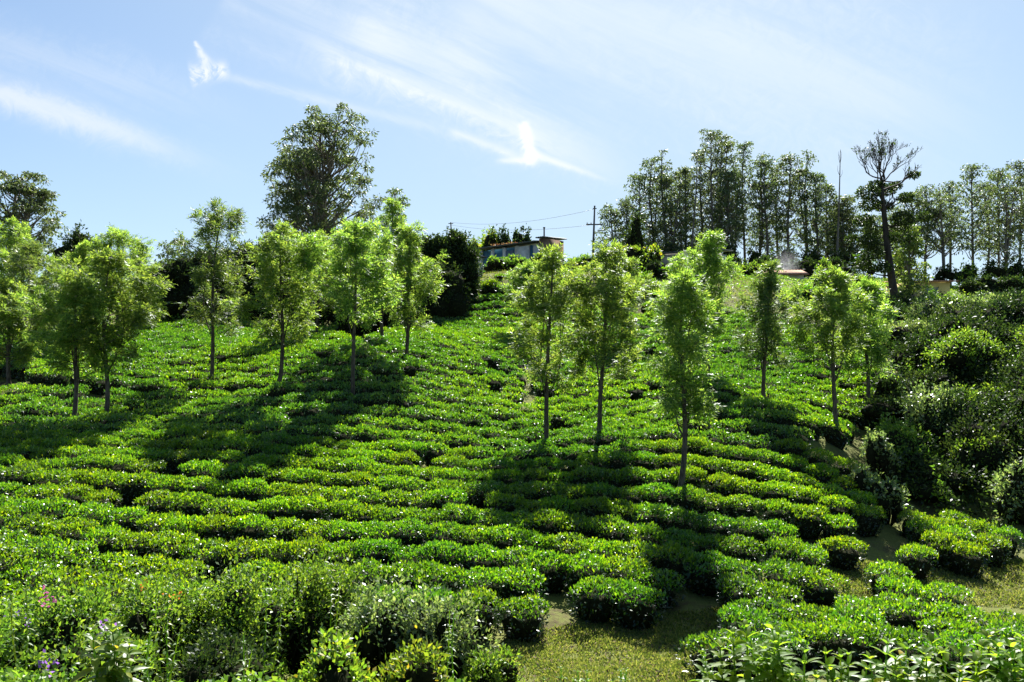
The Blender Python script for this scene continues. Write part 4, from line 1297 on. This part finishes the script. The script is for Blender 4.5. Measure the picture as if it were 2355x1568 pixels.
def broad_plant(label, u, v_top, Y, seed, stems, L, mat, spread=0.25, group='long leaved weeds at the bottom edge', name='broad_leaved_plant'):
    """upright weeds with whorls of long drooping leaves"""
    rng = np.random.default_rng(seed)
    p = at(u, v_top, Y)
    zb = gz(p.x, Y)
    H = p.z - zb
    root = thing(name, label, 'plant', (p.x, Y, zb), 0, group)
    fm, sm = MB(), MB()
    for k in range(stems):
        a = rng.uniform(0, 6.28); d = spread * math.sqrt(rng.uniform(0, 1)) if k else 0
        h = H * (rng.uniform(0.72, 0.97) if k else 1.0)
        b = np.array((math.cos(a) * d * 0.4, math.sin(a) * d * 0.4, -0.05)); e = np.array((math.cos(a) * d, math.sin(a) * d, h))
        st = curve(b, e, rng, 0.02, 8)
        sm.tube(st, np.linspace(0.014, 0.005, 8), 6)
        nn = max(4, int(min(h, 1.1) / 0.085))
        for q in range(nn):
            hh = h - q * 0.085 - 0.01
            c = np.array([np.interp(hh, st[:, 2], st[:, i]) for i in range(3)])
            m_ = 4 if q < 2 else 3
            az = q * 1.1 + np.arange(m_) * 6.283 / m_ + rng.normal(0, 0.25, m_)
            elev = np.clip(1.1 - q * 0.28, -0.15, 1.1) + rng.normal(0, 0.15, m_)
            D = np.column_stack((np.cos(az), np.sin(az), elev))
            LL = L * min(1.0, 0.45 + 0.2 * q) * rng.uniform(0.8, 1.15, m_)
            fm.long_leaves(np.repeat(c[None], m_, 0), D, np.array((0, 0, 1.0)) + rng.normal(0, 0.2, (m_, 3)), LL, LL * rng.uniform(0.27, 0.35, m_), np.full(m_, 0.35) * rng.uniform(0.6, 1.5, m_))
    link_obj('leaves', fm.mesh('leaves', [mat], True), root)
    link_obj('stem', sm.mesh('stem', [BROAD], True), root)


for i, (u, vt, Y, n, L, m, lab) in enumerate([
        (1715, 1462, 6.6, 5, 0.17, BROAD, 'long leaved weed standing tallest against the near tea'), (1790, 1480, 6.2, 5, 0.17, BROAD, 'pale long leaved weed beside the tallest one'),
        (1850, 1520, 6.0, 4, 0.16, BROAD, 'short long leaved weed between the two clumps'), (1950, 1525, 6.2, 4, 0.16, BROAD, 'spreading long leaved weed low in the middle of the group'),
        (2040, 1500, 5.8, 5, 0.17, LIME, 'bright lime long leaved weed at the bottom edge'), (2130, 1535, 5.6, 5, 0.17, LIME, 'short lime weed in front of the bright ones'),
        (2210, 1500, 5.9, 5, 0.18, BROAD, 'bushy long leaved weed near the bottom corner'), (2290, 1475, 6.0, 6, 0.18, LIME, 'tall bright long leaved weed by the bottom corner'),
        (2350, 1490, 5.7, 5, 0.18, BROAD, 'long leaved weed cut by the bottom corner'), (1620, 1530, 7.2, 4, 0.12, WILD, 'small dark weed at the right rim of the clearing'),
        (2420, 1480, 6.0, 5, 0.18, LIME, 'lime weed just beyond the bottom corner')]):
    broad_plant(lab, u, vt - 22, Y, 800 + i, n + 1, L * 1.4, m)
broad_plant('broad leaved plant with big pale leaves rising from the thicket', 255, 1430, 7.4, 830, 7, 0.24, LIME, 0.35, None)
for i, (u, vt, Y, lab) in enumerate([(1290, 1535, 7.5, 'small lime weed at the bottom edge of the clearing'), (1350, 1545, 7.3, 'yellowish seedling weed in the middle of the clearing edge'),
                                     (1440, 1540, 7.4, 'low leafy weed right of the clearing seedling')]):
    broad_plant(lab, u, vt, Y, 840 + i, 4, 0.12, LIME, 0.25, 'weeds at the clearing edge', 'weed')


for i, (u, vt, Y, L, m) in enumerate([(60, 1340, 9.4, 0.085, WILD), (390, 1330, 9.6, 0.08, LIME), (610, 1305, 10.2, 0.08, WILD), (760, 1255, 11.2, 0.08, LIME),
                                     (1045, 1405, 9.6, 0.075, WILD), (345, 1455, 7.8, 0.09, WILD), (560, 1455, 7.9, 0.09, LIME)]):
    broad_plant('leafy stray shoot rising out of the tangled near thicket', u, vt, Y, 860 + i, 2, L, m, 0.3, 'stray shoots in the near thicket', 'weed')

# ------------------------------------------------------------------ grass on the clearings and terraces
def build_grass():
    rng = np.random.default_rng(61)
    m = leaf_mat('grass_blade', [(0, (0.06, 0.095, 0.02)), (0.6, (0.15, 0.19, 0.042)), (1.0, (0.28, 0.27, 0.10))], (1.5, 1.5, 0.8), 0.45, 0.5, 0.3)
    areas = [([(1090, 1780), (1150, 1480), (1280, 1440), (1700, 1392), (1740, 1430), (1660, 1780)], 52000, 0.055), ([(1780, 1240), (1940, 1275), (2100, 1320), (2354, 1270), (2700, 1280), (2700, 1440), (2354, 1400), (1900, 1370)], 42000, 0.06), ([(1090, 690), (1230, 690), (1300, 625), (1090, 622)], 6000, 0.12),
             ([(1400, 735), (1760, 790), (1760, 640), (1420, 600)], 9000, 0.13), ([(2040, 735), (2200, 760), (2200, 690), (2040, 690)], 5000, 0.12)]
    P, L = [], []
    for poly, n, ln in areas:
        pu = np.array(poly, float)
        x0, x1, y0, y1 = (-16, 22, 11.5, 62) 
        got = 0
        for _ in range(60):
            if ln < 0.1:
                xx = rng.uniform(-2, 20, 60000); yy = rng.uniform(11.5, 20, 60000)
            else:
                xx = rng.uniform(-4, 32, 60000); yy = rng.uniform(40, 64, 60000)
            zz = ground(xx, yy)
            uu, vv = proj(xx, yy, zz)
            k = inside(uu, vv, poly)
            patch = np.sin(xx * 1.9 + 1.3 * np.sin(yy * 1.1)) * np.sin(yy * 2.3 + xx * 0.7) + 0.5 * np.sin(xx * 5.1 + yy * 4.3)
            k &= rng.uniform(-1.2, 1.0, len(xx)) < patch + 0.95
            P.append(np.column_stack((xx[k], yy[k], zz[k] - 0.005))); L.append(np.full(k.sum(), ln))
            got += k.sum()
            if got > n:
                break
    P, L = np.concatenate(P), np.concatenate(L)
    n = len(P)
    D = unit(rng, n) * 0.9 + np.array((0, 0, 0.8))
    D[:, 2] = np.abs(D[:, 2])
    L = L * rng.uniform(0.5, 1.5, n)
    mb = MB(); mb.leaves(P, D, unit(rng, n), L, L * 0.33)
    k = rng.uniform(-2, 20, 30000), rng.uniform(11.5, 20, 30000)
    zz = ground(*k)
    uu, vv = proj(k[0], k[1], zz)
    ok = inside(uu, vv, areas[0][0]) | inside(uu, vv, areas[1][0])
    x2, y2 = rng.uniform(-16, 0, 30000), rng.uniform(14, 31, 30000)
    z2 = ground(x2, y2)
    u2, v2 = proj(x2, y2, z2)
    ok2 = inside(u2, v2, CLEARINGS[2]) | inside(u2, v2, CLEARINGS[3])
    P = np.concatenate((np.column_stack((k[0][ok], k[1][ok], zz[ok] + 0.012)), np.column_stack((x2[ok2], y2[ok2], z2[ok2] + 0.015))))
    lit = leaf_mat('dead_leaf', [(0, (0.05, 0.03, 0.018)), (0.6, (0.12, 0.07, 0.04)), (1.0, (0.22, 0.15, 0.08))], (1, 1, 1), 0.2, 0.6, 0.2)
    mb.leaves(P, unit(rng, len(P)) * (1, 1, 0.3), unit(rng, len(P)) * 0.5 + np.array((0, 0, 1.0)), rng.uniform(0.03, 0.09, len(P)), 0.03, 1)
    tag(link_obj('grass', mb.mesh('grass', [m, lit])), 'short dry grass on the clearings and terraces', 'grass', None, 'stuff')


build_grass()

# ------------------------------------------------------------------ houses
STUCCO = solid_mat('whitewash', (0.38, 0.37, 0.35), (0.62, 0.61, 0.58), 1.6, 0.9, 0.15)
BLUE = solid_mat('blue_wall', (0.03, 0.10, 0.17), (0.06, 0.16, 0.24), 1.2, 0.85, 0.1)
BROWN = solid_mat('mud_wall', (0.13, 0.08, 0.055), (0.24, 0.16, 0.11), 2.0, 0.95, 0.3)
YELLOW = solid_mat('yellow_wall', (0.55, 0.42, 0.14), (0.68, 0.54, 0.22), 1.0, 0.85, 0.1)
SHEET = solid_mat('roof_sheet', (0.035, 0.042, 0.042), (0.09, 0.10, 0.095), 2.0, 0.6, 0.1, 4, (1, 6, 1))
PALE_SHEET = solid_mat('pale_roof_sheet', (0.42, 0.42, 0.42), (0.6, 0.6, 0.6), 2.0, 0.6, 0.1)
TILE = solid_mat('clay_tile', (0.20, 0.095, 0.06), (0.33, 0.18, 0.12), 5.0, 0.9, 0.4)
SLATE = solid_mat('shutter_paint', (0.10, 0.12, 0.17), (0.15, 0.17, 0.22), 3.0, 0.6, 0.1)
STEEL = solid_mat('dark_steel', (0.035, 0.035, 0.04), (0.07, 0.07, 0.075), 6.0, 0.5, 0.05)
PALE_STEEL = solid_mat('pale_steel', (0.45, 0.45, 0.46), (0.6, 0.6, 0.6), 5.0, 0.45, 0.05)


def part_box(root, name, mat, boxes):
    mb = MB()
    for c, s in boxes:
        mb.box(c, s)
    return link_obj(name, mb.mesh(name, [mat]), root)


def slab_roof(root, name, mat, x0, x1, y0, y1, z00, z01, th=0.12, ribs=0):
    """sloping sheet: height z00 along y0, z01 along y1, corrugated when ribs > 0"""
    mb = MB()
    n = max(1, ribs)
    xs = np.linspace(x0, x1, n * 2 + 1)
    up = np.array([0.03 * (i % 2) if ribs else 0 for i in range(len(xs))])
    V, Q = [], []
    for x, w in zip(xs, up):
        V += [(x, y0, z00 + w), (x, y1, z01 + w), (x, y0, z00 - th), (x, y1, z01 - th)]
    for i in range(len(xs) - 1):
        a, b = 4 * i, 4 * i + 4
        Q += [(a, b, b + 1, a + 1), (a + 2, a + 3, b + 3, b + 2), (a, a + 2, b + 2, b), (a + 1, b + 1, b + 3, a + 3)]
    e = 4 * (len(xs) - 1)
    Q += [(0, 1, 3, 2), (e, e + 2, e + 3, e + 1)]
    mb.add(V, np.array(Q))
    return link_obj(name, mb.mesh(name, [mat]), root)


def long_house():
    a, b = at(1100, 571, 60.0), at(1240, 551, 56.0)
    L = math.hypot(b.x - a.x, b.y - a.y); rz = math.atan2(b.y - a.y, b.x - a.x)
    zb = min(gz(a.x, a.y), gz(b.x, b.y)) - 0.1
    h = a.z - zb
    r = thing('long_house', 'long low house with blue wall panels, white pillars and a thin chimney pipe', 'house', (a.x, a.y, zb), rz)
    part_box(r, 'wall', BLUE, [((L / 2, 1.15, 0), (L - 0.2, 1.9, h - 0.22))])
    w = L / 5
    for k in (0.0, 1.0, 2.0, 3.0):
        part_box(r, 'pillar', STUCCO, [((0.15 + k * w * 1.0, 0.16, 0), (0.26, 0.2, h - 0.18))])
    part_box(r, 'white_panel', STUCCO, [((3.6 * w, 0.13, 0.3), (w * 1.1, 0.16, h - 0.55)), ((4.72 * w, 0.13, 0.3), (w * 0.5, 0.16, h - 0.55))])
    part_box(r, 'end_room', BROWN, [((L + 0.2, 1.1, 0), (0.55, 2.1, h + 0.12))])
    slab_roof(r, 'roof', SHEET, -0.3, L - 0.1, -0.32, 2.4, h - 0.03, h + 0.25, 0.06, 14)
    slab_roof(r, 'end_roof', SHEET, L - 0.12, L + 0.6, -0.3, 2.4, h + 0.19, h + 0.33, 0.06, 4)
    mb = MB(); mb.tube([(L - 0.02, 0.55, h), (L - 0.02, 0.55, h + 0.95)], 0.055, 8); mb.tube([(L - 0.02, 0.55, h + 0.93), (L - 0.02, 0.55, h + 1.0)], 0.085, 8)
    link_obj('chimney_pipe', mb.mesh('chimney_pipe', [STEEL]), r)
    part_box(r, 'door', SLATE, [((2.5 * w, 0.16, 0.05), (0.8, 0.1, h - 0.5))])
    # creeper with reddish growth along the roof
    rng = np.random.default_rng(3)
    n = 420
    P = np.column_stack((rng.uniform(0.9, 3.4, n), rng.uniform(0.2, 2.2, n), h + 0.05 + np.abs(rng.normal(0, 0.06, n))))
    mb = MB(); mb.leaves(P, unit(rng, n) + np.array((0, 0, 0.8)), unit(rng, n), rng.uniform(0.1, 0.22, n), 0.06)
    red = leaf_mat('red_growth', [(0, (0.14, 0.065, 0.035)), (0.6, (0.20, 0.10, 0.05)), (1, (0.17, 0.17, 0.07))], (1.4, 1.2, 0.9), 0.45, 0.5, 0.3)
    tag(link_obj('roof_weeds', mb.mesh('roof_weeds', [red])), 'reddish dry weeds growing along the long house roof', 'weeds', None, 'stuff').matrix_world = Matrix.Translation(r.location) @ Matrix.Rotation(rz, 4, 'Z')


def white_hut():
    p = at(1100, 622, 52.5)
    zb = gz(p.x, p.y) - 0.1
    h = at(1100, 592, 52.5).z - zb
    r = thing('white_hut', 'small white hut at the end of the hedge below the long house', 'hut', (p.x, p.y, zb), 0.35)
    part_box(r, 'wall', STUCCO, [((-0.35, 0.9, 0), (1.3, 1.8, h))])
    slab_roof(r, 'roof', SHEET, -1.15, 0.55, -0.15, 2.0, h + 0.06, h + 0.25, 0.07, 5)
    part_box(r, 'door', BROWN, [((-0.6, -0.01, 0.05), (0.55, 0.06, h * 0.8))])


def white_house():
    a = at(1518, 588, 60.0); b = at(1585, 574, 57.5)
    L = math.hypot(b.x - a.x, b.y - a.y) + 1.0; rz = math.atan2(b.y - a.y, b.x - a.x) * 0.6
    zb = gz(a.x, a.y) - 0.3
    h = at(1545, 581, 59).z - zb
    r = thing('white_house', 'white walled house with a dark low roof half hidden by the dense pointed tree', 'house', (a.x, a.y, zb), rz)
    part_box(r, 'wall', STUCCO, [((L / 2, 1.6, 0.45), (L, 3.2, h - 0.45))])
    part_box(r, 'plinth', BROWN, [((L / 2, 1.6, 0), (L + 0.06, 3.26, 0.45))])
    part_box(r, 'buttress', STUCCO, [((L * 0.78, -0.1, 0), (0.35, 0.25, h)), ((0.0, -0.1, 0), (0.3, 0.25, h * 0.92))])
    slab_roof(r, 'roof', SHEET, -0.5, L + 0.4, -0.4, 3.6, h + 0.08, h + 0.4, 0.09, 12)
    part_box(r, 'window', SLATE, [((L * 0.45, -0.02, h * 0.5), (0.5, 0.06, 0.5))])


def red_roof_house():
    a = at(1735, 634, 70.0)
    zb = gz(a.x + 2.3, a.y) - 0.4
    z1 = at(1790, 619, 70).z
    r = thing('red_roofed_house', 'low house with a red tiled roof just showing above the tea', 'house', (a.x, a.y, zb), -0.05)
    h = max(z1 - zb - 0.45, 0.8)
    part_box(r, 'wall', STUCCO, [((2.2, 1.5, 0), (4.2, 2.8, h))])
    slab_roof(r, 'roof', TILE, -0.2, 4.6, -0.4, 1.6, h - 0.05, h + 0.5, 0.1, 18)
    slab_roof(r, 'back_roof', TILE, -0.2, 4.6, 1.6, 3.4, h + 0.5, h - 0.05, 0.1, 18)


def yellow_house():
    a = at(2086, 690, 70.0); b = at(2184, 690, 70.0)
    zb = gz((a.x + b.x) / 2, 70) - 0.3
    h = at(2150, 648, 70).z - zb
    L = b.x - a.x
    r = thing('yellow_house', 'yellow painted house with a blue grey louvred window below the gum trees', 'house', (a.x, a.y, zb), 0)
    part_box(r, 'wall', YELLOW, [((L / 2, 2, 0), (L, 4, h))])
    slab_roof(r, 'roof', TILE, -0.2, L + 0.55, -0.5, 4.4, h + 0.06, h + 0.45, 0.08, 12)
    zc = at(2142, 679, 70).z - zb
    xw = (at(2142, 670, 70).x - a.x)
    w = part_box(r, 'window', SLATE, [((xw, -0.02, zc), (1.1, 0.06, 0.68))])
    part_box(w, 'louvre', PALE_STEEL, [((xw, -0.06, zc + 0.08 + k * 0.13), (1.0, 0.05, 0.03)) for k in range(5)])
    part_box(w, 'sill', STUCCO, [((xw, -0.07, zc - 0.07), (1.25, 0.14, 0.06))])


def shed():
    a = at(2012, 690, 66)
    zb = gz(a.x + 0.5, 66) - 0.3
    h = at(2020, 668, 66).z - zb
    r = thing('shed', 'small shed with a bright white sheet roof behind the leaning dark tree', 'shed', (a.x - 0.3, a.y, zb), 0.1)
    part_box(r, 'wall', BROWN, [((0.55, 0.7, 0), (1.2, 1.4, max(h, 0.5)))])
    slab_roof(r, 'roof', PALE_SHEET, -0.2, 1.3, -0.3, 1.7, max(h, 0.5) + 0.02, max(h, 0.5) + 0.4, 0.06, 6)


long_house(); white_hut(); white_house(); red_roof_house(); yellow_house(); shed()


# ------------------------------------------------------------------ poles, wires
def power_pole():
    Y = 62.0
    p = at(1362, 595, Y); t = at(1367, 476, Y)
    zb = gz(p.x, Y)
    H = t.z - zb
    r = thing('power_pole', 'slim power pole with a crossarm and a lamp bracket on the ridge', 'pole', (p.x, Y, zb), 0)
    lx = t.x - p.x
    mb = MB(); mb.tube([(0, 0, -0.2), (lx * 0.5, 0, H * 0.5), (lx, 0, H)], [0.11, 0.085, 0.06], 8)
    link_obj('mast', mb.mesh('mast', [STEEL], True), r)
    zc = at(1365, 518, Y).z - zb
    part_box(r, 'crossarm', STEEL, [((lx * 0.75, -0.1, zc), (1.25, 0.08, 0.09))])
    part_box(r, 'top_bracket', STEEL, [((lx, -0.06, H - 0.16), (0.30, 0.07, 0.06)), ((lx, 0, H - 0.02), (0.12, 0.12, 0.12))])
    for dx in (-0.55, -0.25, 0.5):
        m = MB(); m.tube([(lx * 0.75 + dx, -0.1, zc + 0.09), (lx * 0.75 + dx, -0.1, zc + 0.22)], [0.045, 0.03], 7)
        link_obj('insulator', m.mesh('insulator', [PALE_STEEL]), r)
    z1 = at(1367, 537, Y).z - zb
    m = MB(); m.tube([(lx * 0.7, -0.05, z1), (lx * 0.7 + 0.5, -0.25, z1 + 0.2), (lx * 0.7 + 0.75, -0.3, z1 + 0.27)], 0.03, 6)
    m.box((lx * 0.7 + 0.52, -0.27, z1 + 0.17), (0.55, 0.14, 0.08))
    link_obj('lamp_bracket', m.mesh('lamp_bracket', [PALE_STEEL]), r)
    return at(1366, 481, Y), at(1360, 517, Y)


def far_pole():
    Y = 90.0
    p = at(1041, 545, Y); t = at(1036, 511, Y)
    zb = gz(p.x, Y)
    r = thing('power_pole', 'small leaning power pole on the skyline above the hedge end', 'pole', (p.x, Y, zb), 0)
    dx = (t.x - p.x) * 1.6
    H = t.z - zb
    mb = MB(); mb.tube([(-dx * 0.6, 0, -0.2), (dx * 0.6, 0, H)], [0.1, 0.07], 7)
    link_obj('mast', mb.mesh('mast', [STEEL]), r)
    part_box(r, 'crossarm', STEEL, [((dx * 0.55, -0.1, H - 0.2), (0.55, 0.08, 0.08))])
    return t


def wire(label, a, b, sag):
    t = np.linspace(0, 1, 16)[:, None]
    P = np.array(a) * (1 - t) + np.array(b) * t
    P[:, 2] -= 4 * sag * (t * (1 - t))[:, 0]
    mb = MB(); mb.tube(P, 0.011, 4)
    tag(link_obj('power_line', mb.mesh('power_line', [STEEL])), label, 'cable', 'wires between the poles')


pa, pb = power_pole()
ft = far_pole()
wire('upper thin wire from the power pole top to the small far pole', pa, ft, 0.6)
wire('lower thin wire from the power pole crossarm to the small far pole', pb, ft - Vector((0, 0, 0.3)), 0.5)


# ------------------------------------------------------------------ smoke
def smoke():
    p = at(1805, 610, 72)
    rng = np.random.default_rng(9)
    mb = MB(); mb.blob((0, 0, 0), (1.7, 1.5, 1.9), rng, 14, 0.12)
    m, t = new_mat('smoke')
    tc = t.n('ShaderNodeTexCoord')
    n = t.noise(tc.outputs['Object'], 0.9, 5, 0.65, 1.0)
    ln = t.n('ShaderNodeVectorMath', operation='LENGTH')
    vm = t.n('ShaderNodeVectorMath', operation='MULTIPLY'); vm.inputs[1].default_value = (1 / 1.6, 1 / 1.4, 1 / 1.8)
    t.link(tc.outputs['Object'], vm.inputs[0]); t.link(vm.outputs[0], ln.inputs[0])
    fall = t.maprange(ln.outputs['Value'], 1.0, 0.1)
    dens = t.math('MULTIPLY', t.math('MULTIPLY', t.maprange(n, 0.38, 0.75), fall), 0.9)
    pv = t.n('ShaderNodeVolumePrincipled')
    pv.inputs['Color'].default_value = (0.9, 0.92, 0.96, 1)
    t.link(dens, pv.inputs['Density'])
    out = t.n('ShaderNodeOutputMaterial'); t.link(pv.outputs[0], out.inputs['Volume'])
    o = link_obj('smoke', mb.mesh('smoke', [m], True), None, p)
    tag(o, 'thin white smoke drifting up beside the red tiled roof', 'smoke', None, 'stuff')


smoke()
